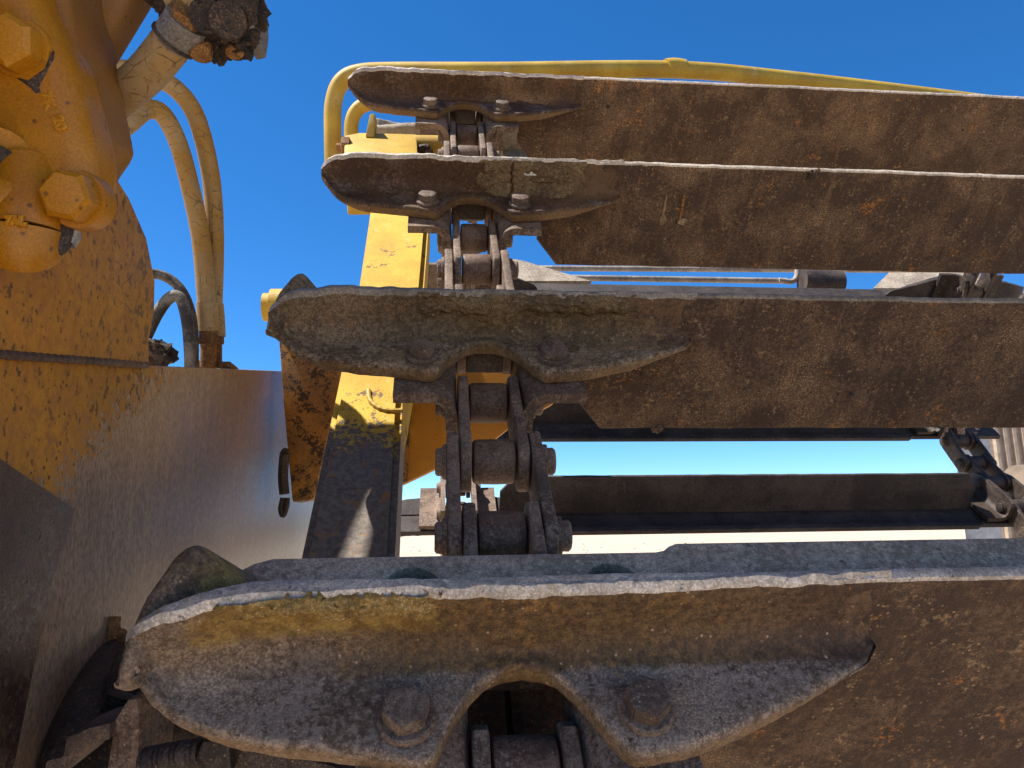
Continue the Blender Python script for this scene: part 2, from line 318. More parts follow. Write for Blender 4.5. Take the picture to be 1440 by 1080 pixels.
def hexhead(r, h, n=6, chamfer=.18):
    """hex bolt head with chamfered crown, flat to flat 2r, base on z=0"""
    bm = bmesh.new(); rc = r/math.cos(math.pi/6); rings = []
    for rad, z in ((rc, 0), (rc, h*(1-chamfer)), (rc*.985, h*(1-chamfer*.55)), (r*.93, h*.985), (r*.80, h)):
        rings.append([bm.verts.new(Vector((rad*math.cos(math.pi/3*i+.3), rad*math.sin(math.pi/3*i+.3), z))*S) for i in range(6)])
    for a, b in zip(rings, rings[1:]):
        for i in range(6): bm.faces.new((a[i], a[(i+1) % 6], b[(i+1) % 6], b[i]))
    bm.faces.new(rings[0]); bm.faces.new(rings[-1])
    bmesh.ops.bevel(bm, geom=[e for e in bm.edges if abs(e.verts[0].co.z-e.verts[1].co.z) > h*S*.5], offset=.008*S, segments=2, affect='EDGES')
    return from_bm(bm)
def tube_mesh(pts, r, n=14, sub=8, radii=None, ribs=0):
    """round tube through unit-space points (Catmull-Rom), closed ends"""
    P = [Vector(p) for p in pts]; Q = []; rr = []
    ext = [P[0]*2-P[1]]+P+[P[-1]*2-P[-2]]
    for i in range(len(P)-1):
        p0, p1, p2, p3 = ext[i:i+4]
        for s in range(sub):
            t = s/sub; Q.append(.5*((2*p1)+(p2-p0)*t+(2*p0-5*p1+4*p2-p3)*t*t+(3*p1-p0-3*p2+p3)*t**3))
            rr.append(((radii[i]*(1-t)+radii[i+1]*t) if radii else r))
    Q.append(P[-1]); rr.append(radii[-1] if radii else r)
    bm = bmesh.new(); rings = []; prev = None
    for i, q in enumerate(Q):
        tan = (Q[min(i+1, len(Q)-1)]-Q[max(i-1, 0)]).normalized()
        if prev is None: u = tan.orthogonal().normalized()
        else: u = (prev-tan*prev.dot(tan)).normalized()
        prev = u; v = tan.cross(u); ra = rr[i]*(1+ribs*math.sin(i*1.9))
        rings.append([bm.verts.new((q+(u*math.cos(2*math.pi*k/n)+v*math.sin(2*math.pi*k/n))*ra)*S) for k in range(n)])
    for a, b in zip(rings, rings[1:]):
        for k in range(n): bm.faces.new((a[k], a[(k+1) % n], b[(k+1) % n], b[k]))
    bm.faces.new(rings[0]); bm.faces.new(rings[-1])
    return from_bm(bm)
def box_mesh(lo, hi, bevel=.01, seg=2):
    bm = bmesh.new(); bmesh.ops.create_cube(bm, size=1)
    lo, hi = Vector(lo), Vector(hi)
    for v in bm.verts: v.co = Vector([(lo[i]+hi[i])/2+v.co[i]*(hi[i]-lo[i]) for i in range(3)])*S
    bmesh.ops.bevel(bm, geom=bm.edges[:], offset=bevel*S, segments=seg, affect='EDGES', profile=.6)
    return from_bm(bm)
def solid(quad_front, depth, bevel=.01):
    """prism from a world outline (unit space, planar) pushed back by a vector"""
    bm = bmesh.new(); a = [bm.verts.new(Vector(p)*S) for p in quad_front]; b = [bm.verts.new((Vector(p)+Vector(depth))*S) for p in quad_front]
    bm.faces.new(a); bm.faces.new(b[::-1]); k = len(a)
    for i in range(k): bm.faces.new((a[i], a[(i+1) % k], b[(i+1) % k], b[i]))
    bmesh.ops.recalc_face_normals(bm, faces=bm.faces)
    if bevel: bmesh.ops.bevel(bm, geom=[e for e in bm.edges if e.calc_face_angle(0) > .3], offset=bevel*S, segments=2, affect='EDGES', profile=.6)
    return from_bm(bm)
def lump(r, seed, amp, sub=4, sc=(1, 1, 1)):
    bm = bmesh.new(); bmesh.ops.create_icosphere(bm, subdivisions=sub, radius=r)
    for v in bm.verts:
        d = v.co.normalized(); k = 1+amp*(mnoise.noise(d*2+Vector((seed, 0, 0)))+.6*mnoise.noise(d*5+Vector((seed, 3, 0)))+.4*abs(mnoise.noise(d*11+Vector((0, seed, 0)))))
        v.co = Vector((v.co.x*sc[0], v.co.y*sc[1], v.co.z*sc[2]))*k*S
    return from_bm(bm)
WO = Matrix.Translation(ORG)         # frame in which unit-space * S coordinates sit

# ------------------------------------------------------------------ ground
gm = bpy.data.meshes.new('ground')
gm.from_pydata([(-900, -900, 0), (900, -900, 0), (900, 900, 0), (-900, 900, 0)], [], [(0, 1, 2, 3)])
bm = bmesh.new()
for i in range(700):
    y = 7+70*random.random()**1.6; x = (random.random()*1.5-.35)*y*.9; rr = random.uniform(.012, .05)*(1+y*.02)
    r_ = bmesh.ops.create_icosphere(bm, subdivisions=1, radius=rr)
    for v in r_['verts']: v.co = Vector((v.co.x*random.uniform(.8, 1.3), v.co.y, v.co.z*.7))+Vector((x, y, rr*.3))
tag(link('gravel', from_bm(bm), M['ground']), 'scattered stones on the dry yard dirt', kind='stuff')
tag(link('ground', gm, M['ground'], smooth=None), 'dry beige dirt of the yard far below the sky', kind='structure')

# ------------------------------------------------------------------ the flights
X0 = .3786; WID = 11.0                # left chain centre, distance to the right chain
def interp(x, tab):
    if x <= tab[0][0]: return tab[0][1]
    for (a, va), (b, vb) in zip(tab, tab[1:]):
        if x <= b:
            t = (x-a)/(b-a); return va+(vb-va)*t
    return tab[-1][1]
YF = [(-1.63, .20), (-1.59, .14), (-1.52, .075), (-1.42, .035), (-1.27, -.015), (-.97, -.085), (-.69, -.125), (-.47, -.18), (-.415, -.18), (-.375, -.14), (-.30, .02), (-.24, .115), (-.17, .185), (-.09, .225),
      (0, .238), (.08, .228), (.15, .195), (.21, .13), (.27, .04), (.33, -.07), (.385, -.155), (.43, -.19), (.65, -.17), (.85, -.105), (1.1, -.01), (1.60, .2), (1.70, .32)]
Z0 = [(-1.63, .20), (-1.58, .15), (-1.5, .085), (-1.4, .035), (-1.28, .008), (-1.15, 0), (9, 0)]
ZT = [(-1.63, .27), (-1.6, .32), (-1.55, .365), (-1.45, .395), (-1.35, .40), (-1.1, .392), (9, .39)]
YW = [(-1.63, .225), (-1.56, .205), (-1.45, .225), (-1.35, .26), (-1.2, .305), (-1.05, .3256), (.50, .3256), (1.45, .357), (1.68, .3635), (9, .3635)]
TW = [(-1.6, .05), (-1.4, .10), (-.9, .11), (-.4, .08), (0, .062), (1.7, .062)]
def shoe_top(x, q, off=0.):
    """point on the shoe's upper skin; q 0..1 runs from the front lip over floor, fillet and web to the top edge"""
    yf, z0, zt, yw = interp(x, YF), interp(x, Z0), interp(x, ZT), interp(x, YW)
    rad = min(.15, max(.02, (yw-yf-.05)*.8), max(.02, (zt-z0)*.6))
    if q < .4: return Vector((x, yf+.03+(yw-rad-yf-.03)*q/.4, z0+off))
    if q < .7:
        a = (q-.4)/.3*math.pi/2; return Vector((x, yw-rad+(rad-off)*math.sin(a), z0+rad-(rad-off)*math.cos(a)))
    return Vector((x, yw-off, z0+rad+(zt-.01-z0-rad)*(q-.7)/.3))
def shoe_mesh(seed):
    xs = []
    x = -1.63
    while x < 1.70:
        xs.append(x); x += .012 if -.48 < x < .48 or x < -1.38 else .032
    bm = bmesh.new(); rows = []
    for x in xs:
        yf, z0, zt, yw, tw = interp(x, YF), interp(x, Z0), interp(x, ZT), interp(x, YW), interp(x, TW)
        th = .125 if x > -1.2 else max(.05, .125-(-1.2-x)*.14)
        if x > 1.1: th = max(.03, .125-(x-1.1)*.17)
        L = [(yf+.03, z0-th), (yf+.008, z0-th+.012), (yf, z0-th+.035), (yf, z0-.035), (yf+.006, z0-.014), (yf+.016, z0-.004)]
        L += [tuple(shoe_top(x, q)[1:]) for q in (0, .1, .2, .3, .4, .45, .5, .55, .6, .65, .7, .8, .9, .97)]
        L += [(yw+.006, zt-.020), (yw+.030, zt+.004), (yw+tw-.016, zt), (yw+tw-.003, zt-.008), (yw+tw, zt-.025), (yw+tw, z0*.4), (yw+tw, z0-th)]
        row = []
        for j, (y, z) in enumerate(L):
            p = Vector((x, y, z)); s = Vector((seed*13.7, seed*5.1, 0))
            p += mnoise.noise_vector(p*5+s)*.009+mnoise.noise_vector(p*17+s)*.003
            if j < 6 or 18 < j < 25:
                p += mnoise.noise_vector(p*30+s)*.004
                p.z += min(0, mnoise.noise(Vector((x*8, seed*3.3, j > 10)))-.3)*.022*(1 if j > 10 else 0)
            row.append(bm.verts.new(p*S))
        rows.append(row)
    n = len(rows[0])
    for a, b in zip(rows, rows[1:]):
        for i in range(n):
            f = bm.faces.new((a[i], a[(i+1) % n], b[(i+1) % n], b[i]))
            if 19 <= i <= 22: f.material_index = 1
    bm.faces.new(rows[0]); bm.faces.new(rows[-1])
    return from_bm(bm)
def flip_x(me):
    m2 = me.copy(); bm = bmesh.new(); bm.from_mesh(m2)
    for v in bm.verts: v.co.x *= -1
    bmesh.ops.reverse_faces(bm, faces=bm.faces); bm.to_mesh(m2); bm.free(); return m2
def lug_mesh():
    """end wall of the shoe: a rib that climbs from the lower tip to a peak at the rear"""
    st = [(.10, -1.605, .030, .17, 0), (.16, -1.595, .040, .24, 0), (.26, -1.565, .045, .31, .02), (.38, -1.525, .052, .355, .06), (.48, -1.485, .060, .385, .12), (.56, -1.455, .062, .398, .17), (.62, -1.445, .055, .385, .18), (.69, -1.44, .05, .32, .16), (.76, -1.435, .045, .19, .12), (.82, -1.43, .04, .03, .08)]
    bm = bmesh.new(); rows = []
    for y, xc, hw, zt, rt in st:
        zb = -.11 if y > .33 else .13-(y-.1)*.75
        sec = [(-hw*1.35, zb), (-hw*1.2, max(zt*.5, zb+.03)), (-hw*.95, zt-.045), (-hw*.45, zt-.008), (hw*.2, zt), (hw*.8, zt-.03), (hw*1.1+rt*.35, max(zt*.62, zb+.05)), (hw*1.3+rt*.75, max(zt*.30, zb+.03)), (hw*1.4+rt*1.15, max(.005, zb+.015)), (hw*1.4+rt, zb)]
        rows.append([bm.verts.new((Vector((xc+a, y, z))+mnoise.noise_vector(Vector((xc+a, y, z))*9)*.012)*S) for a, z in sec])
    k = len(rows[0])
    for a, b in zip(rows, rows[1:]):
        for i in range(k): bm.faces.new((a[i], a[(i+1) % k], b[(i+1) % k], b[i]))
    bm.faces.new(rows[0]); bm.faces.new(rows[-1])
    bmesh.ops.recalc_face_normals(bm, faces=bm.faces)
    bmesh.ops.subdivide_edges(bm, edges=bm.edges[:], cuts=1, smooth=.5, use_grid_fill=True)
    return from_bm(bm)
SHOES = [shoe_mesh(1), shoe_mesh(2)]; SHOES_R = [flip_x(s) for s in SHOES]
LUG = lug_mesh()
# the long plate stands in local XZ; its face towards the viewer is y=.36
pl = [(-.9, .375), (WID+.9, .375), (WID+.9, -.045), (WID-.78, -.045), (WID-.78, -.60), (WID-1.04, -.925), (1.04, -.925), (.78, -.60), (.78, -.045), (-.9, -.045)]
def plate_variant(seed, drop=0):
    pts = []
    for x, z in densify(pl, .035):
        if z > .37: z += mnoise.noise(Vector((x*1.2, seed*9.1, 0)))*.010+mnoise.noise(Vector((x*9, seed*7.3, 0)))*.006
        elif z < -.5: z += -drop+ mnoise.noise(Vector((x*3, seed*4.7, 2)))*.008
        pts.append((x, z))
    me = plate_mesh(pts, .070, .024, place=lambda c: Vector((c.x, .396-c.z, c.y)))
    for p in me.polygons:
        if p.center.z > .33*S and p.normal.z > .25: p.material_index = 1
    return me
PLATES = [plate_variant(0, .55), plate_variant(1), plate_variant(2)]
FLANGE = plate_mesh([(-1.34, .84), (-1.29, .88), (-1.20, .915), (.77, .915), (.815, .925), (.85, .955), (.90, .975), (WID-.9, .975), (WID-.82, .92), (WID+1.3, .915), (WID+1.3, .395), (-1.40, .395)],
                    .10, .014, holes=[circle(x, .70, .135, 28) for x in (-.5, .5, WID-.5, WID+.5)], place=lambda c: Vector((c.x, c.y, c.z-.05)))
WASHER = lathe([(.05, 0), (.120, 0), (.124, .006), (.122, .026), (.112, .034), (.05, .034)], 28)
HEAD = hexhead(.087, .082)
NUT = lathe([(.098, 0), (.099, .04), (.095, .06), (.082, .08), (.062, .095), (.056, .115), (.03, .122)], 24, jitter=.02)

TAB = box_mesh((-.15, .36, -.36), (.15, .44, -.04), .02)
def mud_mesh(x0, x1, q0, q1, amp, seed, thr=.0, nx=110, nq=44, crack=None, ragged=.35, mirror=False):
    """a crust of mud lying on the shoe's skin, thickness from noise, cut off where it thins out"""
    bm = bmesh.new(); G = {}
    for i in range(nx+1):
        for j in range(nq+1):
            u, v = i/nx, j/nq; x = x0+(x1-x0)*u; q = q0+(q1-q0)*v
            p0 = shoe_top(x, q, 0.)
            e = min(u*(x1-x0)*2.2, (1-u)*(x1-x0)*2.2, v*(q1-q0)*6+.03, (1-v)*(q1-q0)*9+(.25 if q1 > .96 else 0))
            k = min(1, e)-ragged*(.55+.9*mnoise.noise(Vector((x*3.1+seed, q*4, seed)))+.7*mnoise.noise(Vector((x*8+seed, q*9, seed)))+.45*mnoise.noise(Vector((x*21+seed, q*22, seed))))-thr
            if crack: k = min(k, (1.0-abs(2*u-1)**2.6-.75*(1-v)**2.5)*1.6-ragged*(.4+.9*mnoise.noise(Vector((x*4, q*5, seed+7)))))
            if crack: 
                cx = crack+.06*mnoise.noise(Vector((q*4, seed, 1)))+.03*mnoise.noise(Vector((q*14, seed, 4)))
                k = min(k, (abs(x-cx)-.006)*30)
            if k > 0:
                h = amp*(min(1, k*1.8)**.7)*(.7+.5*mnoise.noise(Vector((x*6, q*7, seed)))+.25*mnoise.noise(Vector((x*22, q*22, seed))))
                h = max(h, .004)
            else: h = -.03
            G[i, j] = (bm.verts.new(shoe_top(x, min(q, .995), h)*S), k)
    for i in range(nx):
        for j in range(nq):
            c = [G[i, j], G[i+1, j], G[i+1, j+1], G[i, j+1]]
            if any(k > 0 for _, k in c): bm.faces.new([v for v, _ in c])
    bmesh.ops.delete(bm, geom=[v for v in bm.verts if not v.link_faces], context='VERTS')
    return from_bm(bm)

def flight(i, pos, ang, label, shoe_mat='shoe', plate_mat='plate_face', lug=True, group='flights along the elevator', var=0, flange_mat='flange', edge='edge'):
    mt = Matrix.Translation(W(pos)) @ Matrix.Rotation(ang, 4, 'X')
    t = thing('elevator_flight', label, 'flight', mt, group)
    def add(name, me, mat, mtx=None, edge=None):
        o = link(name, me, [M[mat]]+([M[edge]] if edge else []), t, mtx)
        o.material_slots[0].link = 'OBJECT'; o.material_slots[0].material = M[mat]
        if edge: o.material_slots[1].link = 'OBJECT'; o.material_slots[1].material = M[edge]
        return o
    add('flight_plate', PLATES[var if var < 3 else 1+var % 2], plate_mat, None, edge)
    add('shoe', SHOES[var % 2], shoe_mat, None, edge)
    add('shoe', SHOES_R[var % 2], shoe_mat, Matrix.Translation((WID*S, 0, 0)), edge)
    add('web_tab', TAB, 'dark')
    add('rear_flange', FLANGE, flange_mat)
    if lug: add('lug', LUG, shoe_mat)
    for k, x in enumerate((-.5, .5, WID-.5, WID+.5)):
        b = add('washer', WASHER, 'bolt', Matrix.Translation((x*S, 0, .002*S)))
        add('bolt_head', NUT if (k == 1 and i == 1) else HEAD, 'bolt', Matrix.Translation((x*S, 0, .034*S)) @ Matrix.Rotation(.4*k+i, 4, 'Z'))
    return t
FR = [((X0, 3.3178, -.7633), .7703), ((X0, 5.5501, 1.2773), .7527), ((X0, 7.6469, 3.4697), .8505), ((X0, 9.6183, 5.7968), .8706)]
T3 = Vector((0, math.cos(.8706), math.sin(.8706))); N3 = Vector((0, -math.sin(.8706), math.cos(.8706)))
P3 = Vector(FR[3][0])
def rel(t, n): return P3+T3*t+N3*n
F4p = (rel(2.57, -1.23), R(-14)); F5p = (rel(2.74, -4.30), R(-44)); FB = (rel(1.9, -7.35), R(47-180)); FA = (rel(-.80, -7.35), R(37-180)); FD = (rel(-3.7, -7.35), R(50-180))
f1 = flight(0, *FR[0], 'nearest flight, a grey-brown steel shoe and plate with two large hex bolts beside an arch', 'shoe', lug=True, var=0)
f2 = flight(1, *FR[1], 'second flight up, olive-grey crusted shoe in front of the yellow post', 'shoe_olive', lug=True, var=1, edge='edge_dull')
f3 = flight(2, *FR[2], 'third flight up, dark brown with cracked mud and a white dropping on it', 'shoe_brown', lug=False, var=2)
f4 = flight(3, *FR[3], 'topmost flight against the blue sky, dark brown with sunlit top edge', 'shoe_brown', lug=False, var=3)
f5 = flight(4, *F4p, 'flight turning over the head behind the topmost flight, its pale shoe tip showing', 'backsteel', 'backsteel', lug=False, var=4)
f6 = flight(5, *F5p, 'flight coloured dark for shade, seen through the gap above the second flight', 'backshade', 'backshade', flange_mat='backshade', edge='backshade', lug=False, var=5)
f7 = flight(6, *FB, 'dark rear flight along the top of the pale blue gap', 'backshade', 'backshade', flange_mat='backshade', edge='backshade', lug=False, var=6)
f8 = flight(7, *FA, 'dark rear flight just under the pale blue gap, above the nearest flight', 'backshade', 'backshade', flange_mat='backshade', edge='backshade', lug=False, var=7)
f9 = flight(8, *FD, 'lowest rear flight, behind the nearest flight', 'backshade', 'backshade', flange_mat='backshade', edge='backshade', lug=False, var=8)
# mud, droppings
def crust(par, name, mat, *a, **k): return link(name, mud_mesh(*a, **k), M[mat], par, smooth=60)
crust(f3, 'dried_mud', 'mud', -.02, 1.36, .40, .995, .050, 3, crack=.42, ragged=.42, nx=200, nq=70)
crust(f2, 'mud_crust', 'mud', -.60, 1.30, .74, .998, .065, 8, ragged=.55, nx=300, nq=50)
crust(f2, 'mud_crust', 'mud', .0, 1.5, .25, .8, .014, 21, ragged=.75, nx=220, nq=60)
crust(f1, 'mud_crust', 'mud_ochre', -1.40, -.30, .80, .995, .045, 12, ragged=.55, nx=260, nq=50)
crust(f1, 'mud_crust', 'mud_ochre', -1.64, -1.47, .0, .35, .04, 31, ragged=.2, nx=40, nq=30)
crust(f4, 'dried_mud', 'mud_brown', .15, 1.30, .45, .97, .014, 5, ragged=.45, nx=180, nq=50)
def splat(par, x, z, sx, sz, seed, mat, name='bird_dropping'):
    pts = [(x+sx*math.cos(a)*(1+.5*mnoise.noise(Vector((math.cos(a)*2, math.sin(a)*2, seed)))), z+sz*math.sin(a)*(1+.5*mnoise.noise(Vector((math.cos(a)*2+5, math.sin(a)*2, seed))))) for a in [2*math.pi*i/22 for i in range(22)]]
    return link(name, plate_mesh(pts, .02, .006, place=lambda c: Vector((c.x, .345-c.z, c.y)), jitter=.006), M[mat], par)
for dx, dz, a, b, sd in ((.55, .27, .03, .022, 1), (.60, .24, .05, .03, 2), (.66, .225, .035, .012, 3), (.57, .23, .018, .03, 4)):
    o = splat(f3, dx, dz, a, b, sd, 'white'); o.location.y = -.045*S
splat(f3, 2.24, -.30, .045, .07, 9, 'drip', 'dried_drip'); splat(f3, 2.23, -.15, .014, .17, 11, 'drip', 'dried_drip')
splat(f3, 2.48, -.30, .06, .045, 14, 'drip', 'dried_drip'); splat(f3, 2.44, -.10, .018, .16, 17, 'rust_bright', 'rust_run')

def clod(par, fl, u, v, r, mat, seed, name='dirt_clod', y=.36):
    (p, a) = FR[fl]; p = Vector(p); t = Vector((0, math.cos(a), math.sin(a))); n = Vector((0, -math.sin(a), math.cos(a)))
    q = ray(u, v); q = q*((p+t*y).dot(t)/q.dot(t))-p
    return link(name, lump(r, seed, .45, 3, (1, .5, .8)), M[mat], par, Matrix.Translation(Vector((q.x, q.dot(t), q.dot(n)))*S), smooth=60)
clod(f3, 2, 1142, 247, .07, 'grease', 2); clod(f3, 2, 1150, 240, .03, 'mud', 3); clod(f3, 2, 1258, 254, .02, 'mud', 4)
clod(f2, 1, 924, 603, .05, 'grease', 5, 'weld_nub'); clod(f2, 1, 1196, 556, .03, 'grease', 6); clod(f2, 1, 1318, 604, .02, 'white', 7, 'pebble'); clod(f2, 1, 858, 486, .02, 'grease', 8)
for k, (u, v) in enumerate(((914, 534), (870, 527), (940, 541), (1025, 600), (1222, 553))): clod(f2, 1, u, v, .016+.006*(k % 2), 'mud', 20+k)
for k, (u, v) in enumerate(((1067, 345), (1005, 353), (1285, 356), (860, 168))): clod(f3, 2, u, v, .018, ('grease', 'mud')[k % 2], 40+k)
clod(f4, 3, 803, 190, .02, 'mud', 50); clod(f4, 3, 1354, 183, .02, 'grease', 51); clod(f4, 3, 855, 150, .03, 'grease', 52); clod(f4, 3, 1305, 215, .022, 'mud', 53)
for k, (u, v) in enumerate(((1333, 960), (1250, 1030), (1390, 1065), (1170, 1015), (1240, 880))): clod(f1, 0, u, v, .012, 'mud', 60+k)

# ------------------------------------------------------------------ roller chains
def link_plate_mesh(x0, x1, pitch, hh=.18, jit=.004, cut=None):
    """flat bar link in local YZ (y along the chain), from x0 to x1"""
    e = hh*1.12
    pts = [(-e, -.08), (-e*.75, -.15), (-e*.45, -hh), (pitch+e*.45, -hh), (pitch+e*.75, -.15), (pitch+e, -.08), (pitch+e, .06), (pitch+e*.8, .13), (pitch+e*.5, hh), (-e*.5, hh), (-e*.8, .13), (-e, .06)]
    return plate_mesh(densify(pts, .09), x1-x0, .016, place=lambda c: Vector(((x0+x1)/2+c.z, c.x, c.y)), jitter=jit, seg=2, jf=7)
PIT = .765
IN_L, IN_R = link_plate_mesh(-.236, -.158, PIT), link_plate_mesh(.158, .236, PIT)
OUT_L, OUT_R = link_plate_mesh(-.328, -.246, PIT), link_plate_mesh(.246, .328, PIT)
def attach_mesh(sgn):
    """outer link bent over into a foot that carries the flight"""
    bm = bmesh.new(); th = .082; prof = []
    xi = .246
    outer = [(xi, -.60), (xi, -.33)]; 
    for k in range(9):
        a = k/8*math.pi/2; outer.append((xi+.20-.20*math.cos(a), -.33+.20*math.sin(a)))
    outer += [(.60, -.13), (.715, -.13)]
    inner = [(.715, -.13-th), (.60, -.13-th)]
    for k in range(9):
        a = math.pi/2-k/8*math.pi/2; inner.append((xi+.20-.118*math.cos(a), -.33+.118*math.sin(a)))
    inner += [(xi+th, -.33), (xi+th, -.60)]
    prof = outer+inner; rows = []
    ys = [-.315, -.305, -.25]+[-.15+i*.12 for i in range(1, 8)]+[.90, .92]
    for y in ys:
        ins = .012 if y in (-.315, .92) else 0
        row = []
        cx = sum(p[0] for p in prof)/len(prof)
        for (x, z) in prof:
            if z < -.45: z = -.40-.18*math.sqrt(max(.05, 1-max(0, (-y)/.33, (y-.765)/.2)**2))
            q = Vector((x*sgn, y, z)); 
            if ins: q += Vector((0, ins*(1 if y < 0 else -1), -.006 if z > -.2 else 0))
            q += mnoise.noise_vector(q*7)*.004
            row.append(bm.verts.new(q*S))
        rows.append(row)
    n = len(prof)
    for a, b in zip(rows, rows[1:]):
        for i in range(n): bm.faces.new((a[i], a[(i+1) % n], b[(i+1) % n], b[i]))
    bm.faces.new(rows[0]); bm.faces.new(rows[-1])
    bmesh.ops.recalc_face_normals(bm, faces=bm.faces)
    return from_bm(bm)
AT_L, AT_R = attach_mesh(-1), attach_mesh(1)
ROLL_M = lathe([(.06, -.147), (.135, -.147), (.150, -.138), (.156, -.12), (.158, 0), (.156, .12), (.150, .138), (.135, .147), (.06, .147)], 32, 'X', jitter=.002)
PIN_L = lathe([(.08, -.405), (.095, -.395), (.098, -.36), (.118, -.355), (.125, -.33), (.06, -.32)], 20, 'X', jitter=.002)
PIN_R = lathe([(.06, .32), (.12, .33), (.12, .37), (.095, .375), (.098, .415), (.085, .43), (.05, .435)], 20, 'X', jitter=.002)
def chain(label, x, group, mats=('roller', 'link')):
    seqs = [(Vector(p), a) for p, a in FR+[F4p, F5p, FB, FA, FD]]
    t0 = seqs[0]
    tdir = Vector((0, math.cos(t0[1]), math.sin(t0[1])))
    seqs = [(t0[0]-tdir*3.06, t0[1])]+seqs
    pins = []
    def pinpos(p, a): return Vector((0, p.y, p.z))+Vector((0, math.cos(a), math.sin(a)))*-.02+Vector((0, -math.sin(a), math.cos(a)))*-.40
    for k in range(len(seqs)-1):
        (p, a), (q, b) = seqs[k], seqs[k+1]
        A, B = pinpos(p, a), pinpos(q, b); L = (B-A).length
        ta = Vector((0, math.cos(a), math.sin(a)))*L; tb = Vector((0, math.cos(b), math.sin(b)))*L
        for s in range(4):
            t = s/4
            if k < 4: c = A.lerp(B, t)
            else: c = A*(2*t**3-3*t**2+1)+ta*(t**3-2*t**2+t)+B*(-2*t**3+3*t**2)+tb*(t**3-t**2)
            pins.append((c, (s, k)))
    c, a = seqs[-1]; pins.append((pinpos(c, a), (0, len(seqs)-1)))
    root = thing('roller_chain', label, 'chain', Matrix.Translation(W((x, 3.3, -1.2))), group)
    inv = root.matrix_world.inverted()
    def lk_(name, me, mat, par, mtx):
        o = link(name, me, mat, par, mtx); o.material_slots[0].link = 'OBJECT'; o.material_slots[0].material = mat
    for i, (c, (s, k)) in enumerate(pins):
        if i+1 < len(pins):
            d = pins[i+1][0]-c; ang = math.atan2(d.z, d.y)
        base = Matrix.Translation(W((x, c.y, c.z))) @ Matrix.Rotation(ang, 4, 'X')
        sc = Matrix.Diagonal((1, d.length/PIT, 1, 1)) if abs(d.length/PIT-1) > .02 else I4
        lk_('roller', ROLL_M, M[mats[0]], root, inv @ base @ Matrix.Rotation(i*1.3, 4, 'X'))
        lk_('pin_end', PIN_L, M[mats[1]], root, inv @ base); lk_('pin_end', PIN_R, M[mats[1]], root, inv @ base)
        if i+1 == len(pins): break
        if s == 0:      # the link that carries a flight
            off = Matrix.Translation((0, .02*S, .40*S))
            fm = Matrix.Translation(W((x, seqs[k][0].y, seqs[k][0].z))) @ Matrix.Rotation(seqs[k][1], 4, 'X')
            lk_('attachment_link', AT_L, M[mats[1]], root, inv @ fm); lk_('attachment_link', AT_R, M[mats[1]], root, inv @ fm)
        elif s == 2:
            lk_('link_plate', OUT_L, M[mats[1]], root, inv @ base @ sc); lk_('link_plate', OUT_R, M[mats[1]], root, inv @ base @ sc)
        else:
            lk_('link_plate', IN_L, M[mats[1]], root, inv @ base @ sc); lk_('link_plate', IN_R, M[mats[1]], root, inv @ base @ sc)
    return root
chain('rusty roller chain running up the middle through the arches of the flights', X0+.012, 'elevator chains')
chain('roller chain coloured dark for shade, slanting down behind the right end of the pale blue gap', X0+WID-.012, 'elevator chains', ('dark', 'dark'))  # dark material stands in for the shade on this chain

# ------------------------------------------------------------------ elevator frame
AP = R(46.0); TP = Vector((0, math.cos(AP), math.sin(AP))); NP = Vector((0, -math.sin(AP), math.cos(AP)))
PB = Vector((X0, 5.5501, 1.2773))
def pf(x, s, n): return Vector((0, PB.y, PB.z))+Vector((X0+x, 0, 0))+TP*s+NP*n
fr = thing('elevator_mast', 'yellow box-section mast of the elevator with worn grey lower front, left of the chain', 'mast', Matrix.Translation(W(pf(-1, -2, -1.2))))
def infr(name, me, mat, mtx=WO): return link(name, me, M[mat], fr, fr.matrix_world.inverted() @ mtx)
def rail_material():
    t = NT('worn_yellow_rail')
    sep = t.t.nodes.new('ShaderNodeSeparateXYZ'); t.t.links.new(t.obj, sep.inputs[0])
    zz = t.math('DIVIDE', sep.outputs[2], S)
    fn = t.noise(130, 6, .75); md = t.noise(30, 6, .7, dist=.4); big = t.noise(9, 4, .6)
    k = t.math('ADD', t.rng(zz, .15, 1.45, -.75, .55, smooth=False), t.math('ADD', t.math('MULTIPLY', t.rng(fn, .34, .66, 0, 1, smooth=False), .6), t.math('MULTIPLY', t.rng(md, .32, .68, 0, 1, smooth=False), .5)))
    keep = t.rng(k, .44, .52)
    ye = t.mix(t.rng(big, .35, .65), (.56, .36, .025), (.48, .27, .015)); ye = t.mix(t.rng(md, .55, .75), ye, (.54, .41, .12))
    ye = t.mix(t.rng(t.noise(22, 8, .75), .605, .63), ye, (.13, .075, .03))
    ye = t.mix(t.math('MULTIPLY', t.rng(t.vor(110), .2, .1), .7), ye, (.20, .10, .03))
    st = t.mix(t.rng(fn, .35, .65), (.105, .082, .064), (.21, .17, .135)); st = t.mix(t.rng(t.noise(34, 7, .78), .56, .62), st, (.30, .145, .045))
    c = t.mix(keep, st, ye)
    return t.done(c, .7, 0., t.bump(t.math('ADD', t.math('MULTIPLY', keep, .5), t.math('MULTIPLY', fn, .6)), .6, .003), .4)
M['rail'] = rail_material()
bm = bmesh.new(); rows = []
for s, xl, xr in ((-1.9, -1.355, -.675), (-1.0, -1.335, -.68), (.84, -1.31, -.70), (3.05, -1.285, -.545), (5.7, -1.33, -.50)):
    rows.append([bm.verts.new(pf(x, s, n)*S) for x, n in ((xl, -1.0), (xr, -1.0), (xr, -1.75), (xl, -1.75))])
for a, b in zip(rows, rows[1:]):
    for i in range(4): bm.faces.new((a[i], a[(i+1) % 4], b[(i+1) % 4], b[i]))
bm.faces.new(rows[0]); bm.faces.new(rows[-1]); bmesh.ops.recalc_face_normals(bm, faces=bm.faces)
